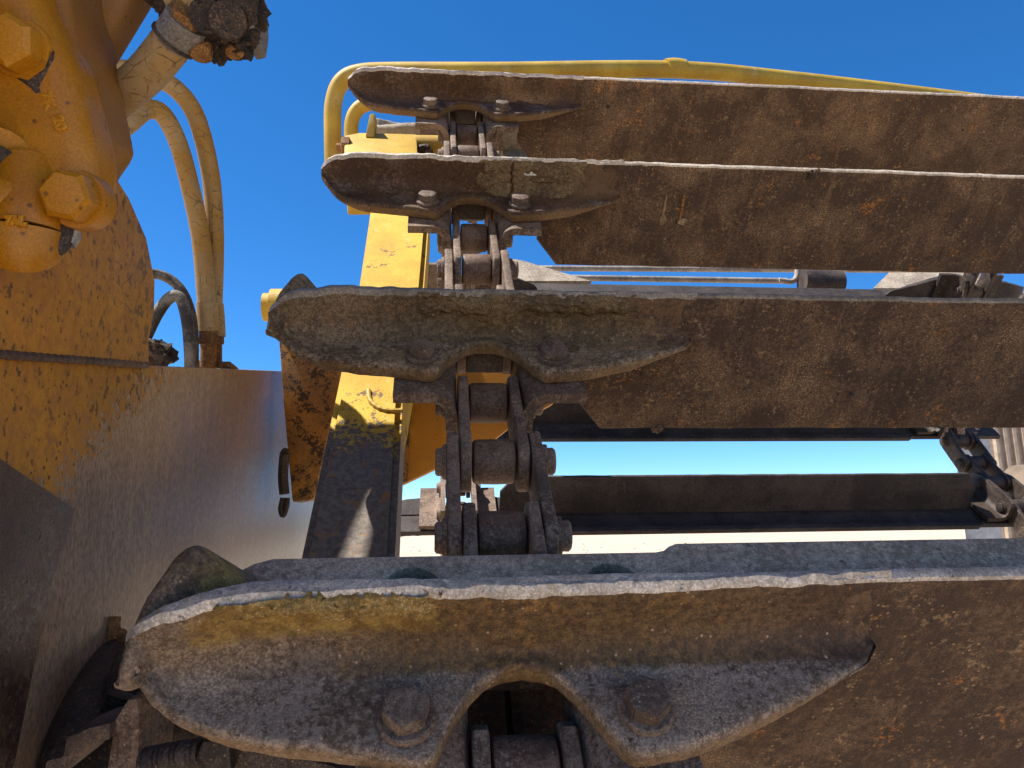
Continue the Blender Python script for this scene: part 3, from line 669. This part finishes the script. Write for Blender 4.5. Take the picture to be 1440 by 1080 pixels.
bmesh.ops.bevel(bm, geom=[e for e in bm.edges if e.calc_face_angle(0) > .5], offset=.06*S, segments=4, affect='EDGES')
infr('post', from_bm(bm), 'rail')
g0 = Matrix.Translation(W(FR[0][0])) @ Matrix.Rotation(FR[0][1], 4, 'X')
infr('chain_guide', box_mesh((-.33, -2.1, -1.1), (.33, .8, -.80), .02), 'guide', g0)
for a, b in ((-.34, -.012), (.012, .34)): infr('chain_guide', box_mesh((a, -2.2, -.95), (b, .86, -.72), .03), 'guide', g0)
# weld bead across the post, gusset behind the chain, cross tubes
wpts = []
for u, v in ((518, 548), (520, 562), (530, 572), (545, 577), (566, 577)):
    q = ray(u, v); kk = ((PB+NP*-.99).dot(NP))/q.dot(NP); wpts.append(q*kk)
infr('weld_bead', tube_mesh(wpts, .022, 8, 6, ribs=.15), 'yellow_sun')
gz = 9.0
gus = [onY(u, v, gz) for u, v in ((556, 500), (780, 500), (780, 566), (716, 602), (668, 640), (640, 640), (622, 655), (567, 681), (556, 684))]
infr('gusset_plate', solid(gus, (0, .22, 0), .02), 'yellow')
infr('gusset_edge', tube_mesh([onY(575, 555, gz-.04), onY(571, 600, gz-.04), onY(567, 678, gz-.04)], .05, 8), 'yellow_dirty')
ct = [onY(u, v, 14.2) for u, v in ((700, 394), (1104, 399))]
def tubeX(name, y, z, r, x0, x1, mat, n=20): return infr(name, tube_mesh([(x0, y, z), ((x0+x1)/2, y, z), (x1, y, z)], r, n, 2), mat)
# head bearing block above the third flight
hb = []
for u, v in ((484, 190), (505, 186), (586, 188), (588, 230), (484, 230)):
    q = ray(u, v); hb.append(q*((onY(500, 200, 11.0)).dot(NP)/q.dot(NP)))
infr('bearing_block', solid(hb, NP*-.8, .04), 'yellow_sun')
infr('fin', solid([onY(u, v, 11.15) for u, v in ((514, 192), (520, 161), (525, 159), (528, 162), (526, 192))], (0, .35, .05), .01), 'yellow_sun')
infr('hub', tube_mesh([onY(584, 208, 11.4), onY(602, 208, 11.4), onY(640, 209, 11.4)], .2, 18, 3), 'yellow_sun')
infr('seal', lump(.10, 9, .4, 3, (1.2, 1, 1)), 'grease', Matrix.Translation(W(onY(597, 212, 11.2))))
infr('bolt_shank', tube_mesh([onY(488, 208, 11.1), onY(478, 208, 11.1), onY(474, 208, 11.1)], .07, 12, 2), 'rust_bright')
hx = hexhead(.13, .13)
p = onY(492, 206, 11.05)
infr('bolt_head', hx, 'rust_bright', Matrix.Translation(W(p)) @ Matrix.Rotation(R(-90), 4, 'Y'))

hps = [[(706, 362), (735, 366), (832, 395), (706, 395)], [(1228, 405), (1250, 383), (1372, 383), (1442, 411), (1430, 416), (1372, 405)]]
for k, pts in enumerate(hps):
    q0 = ray(pts[0][0], pts[0][1])*(16.4/ray(*pts[0]).y); nn_ = Vector((0, -.75, .66)); out = []
    for u, v in pts: q = ray(u, v); out.append(q*(q0.dot(nn_)/q.dot(nn_)))
    infr('head_plate', solid(out, nn_*-.18, .015), 'pale_rail')
for v0, v1, yy in ((389, 395, 17.5), (377, 381, 18.5)):
    a, b = onY(690, v0, yy), onY(1106 if v0 > 380 else 1480, v1, yy)
    infr('cross_tube', tube_mesh([a, a.lerp(b, .5), b], .075, 14, 2), 'pale_rail')
infr('hook', tube_mesh([onY(1095, 394, 17.45), onY(1112, 396, 17.45), onY(1120, 390, 17.45), onY(1122, 374, 17.45)], .07, 12, 5), 'pale_rail')
infr('idler_wheel', tube_mesh([onY(1128, 396, 17.2), onY(1150, 397, 17.2), onY(1182, 398, 17.2)], .30, 20, 2), 'dark')
# hanger bracket with its pin left of the post
hg = thing('hanger_bracket', 'oily dark yellow hanger plate under the left tip of the second flight', 'bracket', Matrix.Translation(W(onY(420, 700, 8.6))))
hp = [onY(u, v, 8.6) for u, v in ((388, 420), (470, 430), (479, 500), (476, 545), (441, 702), (411, 706), (398, 560))]
link('plate', solid(hp, (0, .35, 0), .025), M['yellow_dirty'], hg, hg.matrix_world.inverted() @ WO)
pc = onY(404, 432, 8.7)
link('pin_boss', tube_mesh([onY(420, 432, 8.75), onY(390, 432, 8.75), onY(382, 432, 8.75)], .215, 24, 3), M['yellow_sun'], hg, hg.matrix_world.inverted() @ WO)
link('pin', tube_mesh([onY(390, 432, 8.75), onY(376, 432, 8.75), onY(371, 432, 8.75)], .165, 24, 3), M['yellow_sun'], hg, hg.matrix_world.inverted() @ WO)
# pipe bracket in dark grease between the wall and the hanger
ck = thing('pipe_clip', 'small black greasy clip hanging between the steel wall and the oily hanger', 'clip', Matrix.Translation(W(onY(398, 720, 8.4))))
cki = ck.matrix_world.inverted() @ WO
for nm, pts, r in (('clamp', ((400, 640), (398, 670), (400, 695)), .055), ('hook', ((396, 640), (401, 633), (404, 640), (402, 652)), .03), ('hook', ((398, 700), (395, 715), (398, 725), (403, 712), (404, 700)), .03)):
    link(nm, tube_mesh([onY(u, v, 8.4) for u, v in pts], r, 8, 5), M['dark'], ck, cki)

# ------------------------------------------------------------------ bowl side wall (left), receding beside the flights
XW = -1.9
wl = thing('bowl_side_wall', 'bowl side wall of polished brown steel, its near upper end still speckled yellow paint', 'wall', WO)
def on_wall(pts, prox=0.): return [onX(u, v, XW)[1:] for u, v in pts]
def wall_plate(name, yz, thick, x, mat, bevel=.012, jit=0):
    return link(name, plate_mesh(yz, thick, bevel, place=lambda c: Vector((x-thick/2+c.z, c.x, c.y)), jitter=jit), M[mat], wl)
main = [(2.2, .56), (5.05, 1.09), (9.31, 1.95), (12.3, 2.5), (12.3, -3), (2.2, -3)]
wall_plate('wall_plate', main, .16, XW, 'wall')
ck1 = smooth_poly([tuple(onX(u, v, XW)[1:]) for u, v in ((150, 238), (176, 280), (200, 335), (212, 395), (211, 440), (203, 480))], 1)
cheek = [(2.2, .535), (5.0, 1.085)]+ck1[::-1]+[(4.15, 2.25), (2.2, 2.2)]
wall_plate('cheek_plate', cheek, .12, XW+.03, 'wall', .015)
seam = [Vector((XW+.03, y, z)) for y, z in ((2.4, .575), (3.0, .70), (3.6, .815), (4.2, .93), (4.95, 1.07))]
link('weld_seam', tube_mesh([p+Vector((-.006, 0, .0)) for p in seam], .022, 8, 30, ribs=.12), M['lap'], wl)
lap = [tuple(onX(u, v, XW)[1:]) for u, v in ((0, 655), (92, 715), (40, 905), (5, 1075))]
wall_plate('lap_plate', [(2.2, .62), (2.9, .47)]+lap+[(2.2, -2.2)], .05, XW+.05, 'lap', .01)

# ------------------------------------------------------------------ hydraulic cylinder end (top left)
ZC = 3.1
cy = thing('hydraulic_cylinder', 'big orange-yellow cylinder end with two painted hex bolts, top left', 'cylinder', Matrix.Translation(W(atZ(60, 150, ZC))))
cyi = cy.matrix_world.inverted()
VF = frame(ORG, RT, UP, -FW)        # frame square to the casting's own face (it happens to face us)
def cface(pts, z): return [((u-720)/FPX*z, -(v-540)/FPX*z) for u, v in pts]
def cast(name, pts, z0, z1, bevel, mat, seg=3, jit=.0):
    """slab between distances z0 (face) and z1 along the casting's axis"""
    o = plate_mesh(pts, z1-z0, bevel, place=lambda c: Vector((c.x, c.y, -(z0+z1)/2+c.z)), seg=seg, jitter=jit, jf=2.5)
    return link(name, o, M[mat], cy, cyi @ VF, smooth=50)
barrel = cface([(-90, -90), (270, -90), (232, -5), (166, 104), (150, 160), (60, 200), (-90, 200)], 3.75)
cast('barrel', barrel, 3.55, 3.75, .06, 'yellow_barrel')
fl_back = smooth_poly(cface([(-90, -90), (120, -90), (150, 20), (166, 108), (186, 200), (186, 224), (168, 252), (140, 300), (108, 322), (40, 330), (-90, 330)], 3.58), 4)
cast('flange', densify(fl_back, .08), 3.22, 3.62, .05, 'yellow_barrel', jit=.012)
fl_front = smooth_poly(cface([(-90, -90), (50, -70), (84, 20), (124, 100), (147, 172), (158, 232), (150, 285), (112, 320), (60, 318), (-90, 300)], 3.24), 5)
cast('cap', densify(fl_front, .06), 3.06, 3.34, .09, 'yellow_cast', seg=5, jit=.015)
def yb(u, v, r, rot, z=3.06):
    c = ray(u, v)*z; mt = frame(W(c), RT, UP, -FW) @ Matrix.Rotation(R(3), 4, 'X') @ Matrix.Rotation(R(4), 4, 'Y')
    link('washer', lathe([(.07, -.08), (r*1.28, -.08), (r*1.30, .0), (r*1.26, .018), (.07, .018)], 32), M['yellow_cast'], cy, cyi @ mt)
    link('bolt_head', hexhead(r, .115, chamfer=.35), M['yellow_cast'], cy, cyi @ mt @ Matrix.Translation((0, 0, .012*S)) @ Matrix.Rotation(rot, 4, 'Z'), smooth=25)
yb(30, 70, .094, .2); yb(110, 281, .092, .55)
def ctube(name, pts, r, mat, n=18): return link(name, tube_mesh(pts, r, n, 6), M[mat], cy, cyi @ WO)
# hose adapter under the cap with its seam ring, port and greasy fitting
ctube('port_boss', [atZ(-40, 215, 3.12), atZ(-20, 232, 3.05), atZ(-12, 238, 3.0)], .17, 'yellow_cast', 28)
ctube('port_hole', [atZ(-14, 236, 3.0), atZ(-8, 240, 2.97)], .10, 'dark', 24)
ctube('adapter', [atZ(40, 240, 3.12), atZ(38, 300, 3.05), atZ(36, 322, 3.04)], .135, 'yellow_cast', 28)
ctube('adapter_ring', [atZ(36, 322, 3.04), atZ(34, 345, 3.04), atZ(34, 352, 3.05)], .14, 'yellow_cast', 28)
ctube('adapter', [atZ(-60, 290, 3.08), atZ(0, 290, 3.04), atZ(40, 292, 3.06)], .135, 'yellow_cast', 28)
ctube('grease_fitting', [atZ(92, 318, 3.1), atZ(84, 340, 3.08), atZ(64, 352, 3.04), atZ(50, 350, 3.0)], .045, 'dark')
ctube('grease_fitting', [atZ(96, 322, 3.12), atZ(86, 338, 3.1)], .06, 'ferrule', 6)
def raised(txt, u, v, z, size, ang):
    cu = bpy.data.curves.new('mark', 'FONT'); cu.body = txt; cu.size = size; cu.extrude = .004; cu.bevel_depth = .007; cu.align_x = 'CENTER'; cu.align_y = 'CENTER'
    ob = bpy.data.objects.new('mark', cu); me = bpy.data.meshes.new_from_object(ob); bpy.data.objects.remove(ob)
    me.transform(Matrix.Scale(S, 4))
    link('raised_marking', me, M['yellow_cast'], cy, cyi @ frame(W(ray(u, v)*z), RT, UP, -FW) @ Matrix.Rotation(ang, 4, 'Z'), smooth=30)
raised('20', 84, 174, 3.056, .06, R(-72)); raised('7K', 68, 142, 3.058, .06, R(-72)); raised('7AL', 22, 311, 2.905, .045, R(-3))
splat_px = [(20, 108), (40, 112), (62, 96), (74, 70), (73, 82), (66, 104), (56, 122), (58, 130), (50, 132), (40, 122)]
link('oil_stain', plate_mesh(cface(splat_px, 3.05), .02, .006, place=lambda c: Vector((c.x, c.y, -3.058+c.z))), M['dark'], cy, cyi @ VF)

# ------------------------------------------------------------------ hoses
def hose(label, pts, r, mat, ends=(), group='hydraulic hoses on the left'):
    t = thing('hydraulic_hose', label, 'hose', Matrix.Translation(W(pts[-1])), group); ti = t.matrix_world.inverted() @ WO
    link('hose_body', tube_mesh(pts, r, 18, 10, ribs=.006), M[mat], t, ti)
    for nm, ps, rr, mt, n in ends: link(nm, tube_mesh(ps, rr, n, 3), M[mt], t, ti, smooth=30)
    return t
h1 = hose('thick cracked yellow hose with a pale ferrule, rising to the greasy valve block', [atZ(110, 190, 3.9), atZ(165, 138, 3.75), atZ(205, 104, 3.6), atZ(248, 52, 3.45)], .092, 'hose',
     [('ferrule', [atZ(246, 55, 3.455), atZ(258, 38, 3.41), atZ(264, 28, 3.39)], .098, 'ferrule', 20), ('crimp_ring', [atZ(243, 59, 3.46), atZ(246, 55, 3.455)], .106, 'dark', 20), ('swivel_nut', [atZ(262, 31, 3.4), atZ(270, 14, 3.36)], .088, 'rust_bright', 6)])
h2 = hose('outer of two long yellow hoses arching down to the wall top', [atZ(120, 108, 6.5), atZ(172, 98, 6.6), atZ(208, 106, 6.75), atZ(246, 124, 6.9), atZ(276, 165, 7.0), atZ(296, 245, 7.1), atZ(302, 330, 7.1), atZ(300, 430, 7.1)], .083, 'hose',
     [('ferrule', [atZ(300, 428, 7.12), atZ(302, 450, 7.12), atZ(303, 474, 7.12)], .092, 'hose', 20), ('nut', [atZ(303, 474, 7.12), atZ(303, 484, 7.12)], .088, 'rust_bright', 6), ('stem', [atZ(303, 482, 7.12), atZ(303, 512, 7.12)], .06, 'rust_bright', 14)])
h3 = hose('inner of two long yellow hoses arching down to the wall top', [atZ(140, 205, 6.35), atZ(180, 174, 6.5), atZ(205, 155, 6.65), atZ(228, 160, 6.75), atZ(250, 200, 6.85), atZ(268, 265, 6.9), atZ(283, 340, 6.95), atZ(291, 430, 6.95)], .083, 'hose',
     [('ferrule', [atZ(291, 426, 6.95), atZ(292, 445, 6.95), atZ(293, 466, 6.95)], .096, 'hose', 20), ('nut', [atZ(293, 464, 6.95), atZ(293, 484, 6.95)], .092, 'rust_bright', 6), ('stem', [atZ(293, 482, 6.95), atZ(293, 500, 6.95), atZ(293, 516, 6.95)], .072, 'rust_bright', 14)])
h4 = hose('thin grey hose looping over behind the speckled cheek plate', [atZ(180, 388, 6.6), atZ(208, 384, 6.7), atZ(236, 391, 6.8), atZ(256, 410, 6.8), atZ(268, 440, 6.8), atZ(272, 475, 6.8), atZ(272, 520, 6.8)], .045, 'hose_dark')
h5 = hose('thin mud-streaked hose bent in a tight loop below the grey one', [atZ(200, 485, 6.7), atZ(222, 440, 6.72), atZ(240, 418, 6.74), atZ(254, 420, 6.74), atZ(263, 450, 6.72), atZ(267, 490, 6.7), atZ(268, 520, 6.7)], .052, 'hose_dark')
mb = thing('hose_manifold', 'rusty manifold block at the foot of the two long yellow hoses', 'manifold', Matrix.Translation(W(atZ(300, 515, 7.05))))
link('block', solid([atZ(u, v, 7.0) for u, v in ((279, 506), (310, 505), (310, 508), (324, 508), (325, 535), (279, 535))], (0, .3, 0), .01), M['rust_bright'], mb, mb.matrix_world.inverted() @ WO)
gb = link('grease_lump', lump(.125, 4, .35, 4, (1.3, 1, 1.1)), M['grease'], None, Matrix.Translation(W(atZ(216, 500, 6.6))))
tag(gb, 'dirt-caked lump of grease on the wall top beside the thin hoses', 'grease lump')
# greasy valve block at the top
vb = thing('valve_block', 'dirt-caked dark valve block hanging at the upper left edge of the sky', 'valve', Matrix.Translation(W(atZ(290, 20, 3.5))))
vbi = vb.matrix_world.inverted() @ WO
def vl(name, u, v, z, r, seed, amp, mat='grease', sc=(1, 1, 1)): link(name, lump(r, seed, amp, 4, sc), M[mat], vb, vb.matrix_world.inverted() @ Matrix.Translation(W(atZ(u, v, z))))
vl('body', 296, 8, 3.55, .20, 1, .45, sc=(1.05, 1, .75)); vl('body', 318, 10, 3.5, .15, 7, .5, sc=(.8, 1, 1.1)); vl('body', 305, 40, 3.52, .12, 12, .5); vl('body', 332, 52, 3.52, .09, 14, .5); vl('body', 338, 20, 3.55, .11, 15, .5); vl('body', 276, 24, 3.5, .10, 16, .5)
vl('body', 254, -8, 3.5, .15, 3, .4, sc=(1.1, 1, .8))
def vt(name, pts, r, mat, n=16): link(name, tube_mesh([atZ(*p) for p in pts], r, n, 4), M[mat], vb, vbi, smooth=30)
vt('plug', ((292, 30, 3.5), (291, 24, 3.35), (290, 22, 3.3)), .075, 'grease', 16); vt('plug', ((320, 34, 3.5), (320, 30, 3.36), (320, 28, 3.32)), .08, 'grease', 16)
vt('stub', ((284, 55, 3.48), (284, 68, 3.47), (283, 80, 3.46)), .048, 'rust_bright', 12); vt('stub', ((326, 50, 3.5), (329, 66, 3.49), (330, 75, 3.48)), .042, 'rust_bright', 12)
vt('stub', ((240, 10, 3.6), (238, 40, 3.6), (234, 50, 3.6)), .045, 'grease', 12); vt('cap_plug', ((250, -4, 3.45), (275, -6, 3.42), (292, -8, 3.4)), .10, 'hose', 16)
sp = [atZ(u, v, 3.48) for u, v in ((336, -40), (356, -40), (358, 12), (354, 40), (338, 44))]
link('end_plate', solid(sp, (0, .3, .05), .012), M['ferrule'], vb, vbi)
vt('slot', ((348, 2, 3.475), (348.5, 12, 3.475), (349, 20, 3.475)), .014, 'dark', 8)

# ------------------------------------------------------------------ pivot hardware, bottom left
pv = thing('pivot_clamp', 'dark greasy pivot lug with threaded studs and clamp plate, bottom left', 'pivot', Matrix.Translation(W(atZ(150, 1040, 3.4))))
pvi = pv.matrix_world.inverted() @ WO
def pt(name, pts, r, mat, n=18, ribs=0, radii=None, sub=6): link(name, tube_mesh([atZ(*p) for p in pts], r, n, sub, radii, ribs), M[mat], pv, pvi, smooth=45)
pt('lug', ((163, 918, 4.4), (148, 945, 4.25), (128, 1000, 3.95), (112, 1060, 3.7), (100, 1130, 3.5)), .16, 'dark', 24, radii=[.10, .14, .165, .17, .17])
pt('weld_bead', ((168, 888, 4.42), (146, 898, 4.36), (126, 922, 4.25), (108, 960, 4.1)), .035, 'rust_bright', 10, ribs=.2)
pt('weld_bead', ((166, 892, 4.4), (182, 908, 4.35), (194, 928, 4.3)), .04, 'rust_bright', 10, ribs=.2)
pt('tab', ((158, 868, 4.42), (157, 882, 4.40), (160, 900, 4.38)), .05, 'rust_bright', 8)
pt('sleeve', ((200, 925, 4.1), (188, 980, 3.9), (180, 1020, 3.8)), .14, 'dark', 20)
pt('stud', ((150, 1030, 3.55), (162, 1000, 3.58), (172, 975, 3.6)), .062, 'dark', 14, ribs=.10, sub=16)
def ps(name, pts, z, d, mat, bev=.02): link(name, solid([atZ(u, v, z) for u, v in pts], d, bev), M[mat], pv, pvi)
ps('clamp_plate', ((146, 1100), (160, 1012), (178, 984), (192, 980), (197, 1000), (194, 1100)), 3.25, (.05, .5, .05), 'link', .025)
ps('clip', ((92, 1042), (96, 1036), (124, 1024), (156, 1016), (154, 1040), (120, 1050), (104, 1078), (60, 1100), (64, 1070), (88, 1064)), 3.2, (0, .3, .02), 'bolt', .012)
pt('stud', ((205, 1072, 3.25), (245, 1064, 3.22), (285, 1058, 3.2)), .058, 'dark', 14, ribs=.10, sub=18)
ps('nut', ((275, 1066), (284, 1042), (322, 1044), (327, 1090), (276, 1090)), 3.12, (0, .25, .05), 'dark', .02)
ps('bar', ((318, 1052), (420, 1064), (500, 1085), (500, 1110), (318, 1110)), 3.2, (0, .4, 0), 'dark', .02)
pt('sleeve', ((225, 1020, 3.7), (262, 1020, 3.68), (290, 1022, 3.66)), .10, 'dark', 16)
ps('back_plate', ((190, 960), (300, 990), (460, 1050), (460, 1140), (190, 1140)), 4.3, (0, .2, 0), 'dark', .01)

# ------------------------------------------------------------------ yellow guard pipes behind the topmost flight
gp = thing('guard_pipe', 'outer yellow pipe hoop that runs along behind the top flight', 'pipe', Matrix.Translation(W(atZ(470, 250, 13))), 'yellow pipes at the elevator head')
link('pipe', tube_mesh([atZ(u, v, z) for u, v, z in ((471, 262, 13), (469, 235, 13), (468, 190, 13), (469, 145, 13), (480, 116, 13), (505, 103, 13), (560, 100, 13), (700, 100, 13), (945, 98, 13.4), (1100, 111, 13.9), (1300, 134, 14.5), (1500, 159, 15))], .15, 16, 10), M['yellow_sun'], gp, gp.matrix_world.inverted() @ WO)
link('weld_collar', tube_mesh([atZ(936, 95, 13.35), atZ(948, 94, 13.4), atZ(962, 96, 13.43)], .15, 14, 4), M['yellow_sun'], gp, gp.matrix_world.inverted() @ WO)
g2 = thing('guard_pipe', 'inner yellow pipe hoop at the left tip of the top flight', 'pipe', Matrix.Translation(W(atZ(494, 210, 12.6))), 'yellow pipes at the elevator head')
link('pipe', tube_mesh([atZ(u, v, 12.6) for u, v in ((496, 250), (494, 195), (495, 170), (503, 154), (518, 146), (545, 142), (620, 140))], .118, 16, 10), M['yellow_sun'], g2, g2.matrix_world.inverted() @ WO)

# ------------------------------------------------------------------ unseen deck plate added above the picture to shade the near flights
gn = thing('shade_deck', 'added grey steel shade plate, unseen overhead in front of the elevator', 'deck', Matrix.Translation(W((4, 3, 6.7))))
gi = gn.matrix_world.inverted() @ WO
slot = []  # opening shaped along the sun direction to light a strip on the post
for u, v in ((474, 790), (494, 738), (517, 690), (529, 684), (531, 715), (516, 790)):
    q = ray(u, v); q = q*((PB+NP*-1.0).dot(NP)/q.dot(NP)); q = q+SUN*((6.7-q.z)/SUN.z); slot.append((q.x, q.y))
EDGE = 6.60  # front edge set for the shade line on the post
link('shade_deck_plate', plate_mesh([(-7, -1.5), (16, -1.5), (16, EDGE), (-7, EDGE)], .14, .02, holes=[slot], place=lambda c: Vector((c.x, c.y, 6.7+c.z))), M['deck'], gn, gi)
for xx in (-6.2, -5.4, 1.5, 5, 10): link('shade_deck_stiffener', box_mesh((xx, -1.4, 6.78), (xx+.15, EDGE-.05, 8.2), .02), M['deck'], gn, gi)

# ------------------------------------------------------------------ background, right
shm = paint('beige_sheet_metal', (.46, .37, .27), dusty=(.40, .29, .2), chip=(.25, .15, .08), k_chip=.0, k_dust=.4, fine=.02)
shg = paint('grey_sheet_metal', (.14, .15, .17), dusty=(.2, .19, .18), chip=(.1, .09, .08), k_chip=0., k_dust=.3, fine=.02)
q = ray(1394, 640); q = q*(40/q.y)*S; cx, cyy = q.x, q.y
bx = thing('corrugated_shed', 'beige corrugated metal shed far behind on the right', 'shed', Matrix.Translation((cx, cyy, 0)))
def ribs(n, step, dep, h, d):
    bm = bmesh.new(); prof = []; px = Vector((d.y, -d.x))
    for i in range(n):
        for a, b in ((0, 0), (.34, 0), (.46, dep), (.8, dep), (.92, 0)): prof.append(d*(i+a)*step+px*b)
    lo = [bm.verts.new((p.x, p.y, 0)) for p in prof]; hi = [bm.verts.new((p.x, p.y, h)) for p in prof]
    for i in range(len(prof)-1): bm.faces.new((lo[i], lo[i+1], hi[i+1], hi[i]))
    return from_bm(bm)
link('corrugated_wall', ribs(60, .085, .035, 3.6, Vector((1, -.12)).normalized()), shm, bx)
link('shaded_side_wall', ribs(1, .34, .02, 3.6, Vector((-.62, 1)).normalized()), shg, bx)  # grey colour stands in for shade on this wall
bm = bmesh.new()
for p in ((-.3, 5.8, 3.62), (5.5, 5.5, 3.62), (5.3, -.7, 3.60), (-.02, -.06, 3.60), (-.4, .45, 3.60)): bm.verts.new(p)
bm.verts.ensure_lookup_table(); f = bm.faces.new(bm.verts); r_ = bmesh.ops.extrude_face_region(bm, geom=[f])
for v in [g for g in r_['geom'] if isinstance(g, bmesh.types.BMVert)]: v.co.z += .12
link('roof', from_bm(bm), shg, bx)
dr = thing('steel_drum', 'grey round drum end lying in front of the corrugated shed', 'drum', Matrix.Translation(W(atZ(1434, 674, 34))))
dri = dr.matrix_world.inverted()
link('drum_body', tube_mesh([atZ(1434, 674, 34), atZ(1440, 672, 36), atZ(1446, 670, 38)], .62, 28, 3), shg, dr, dri @ WO)
link('rim', tube_mesh([atZ(1434, 674, 33.95), atZ(1434.3, 674, 34.1)], .66, 28, 2), shm, dr, dri @ WO)
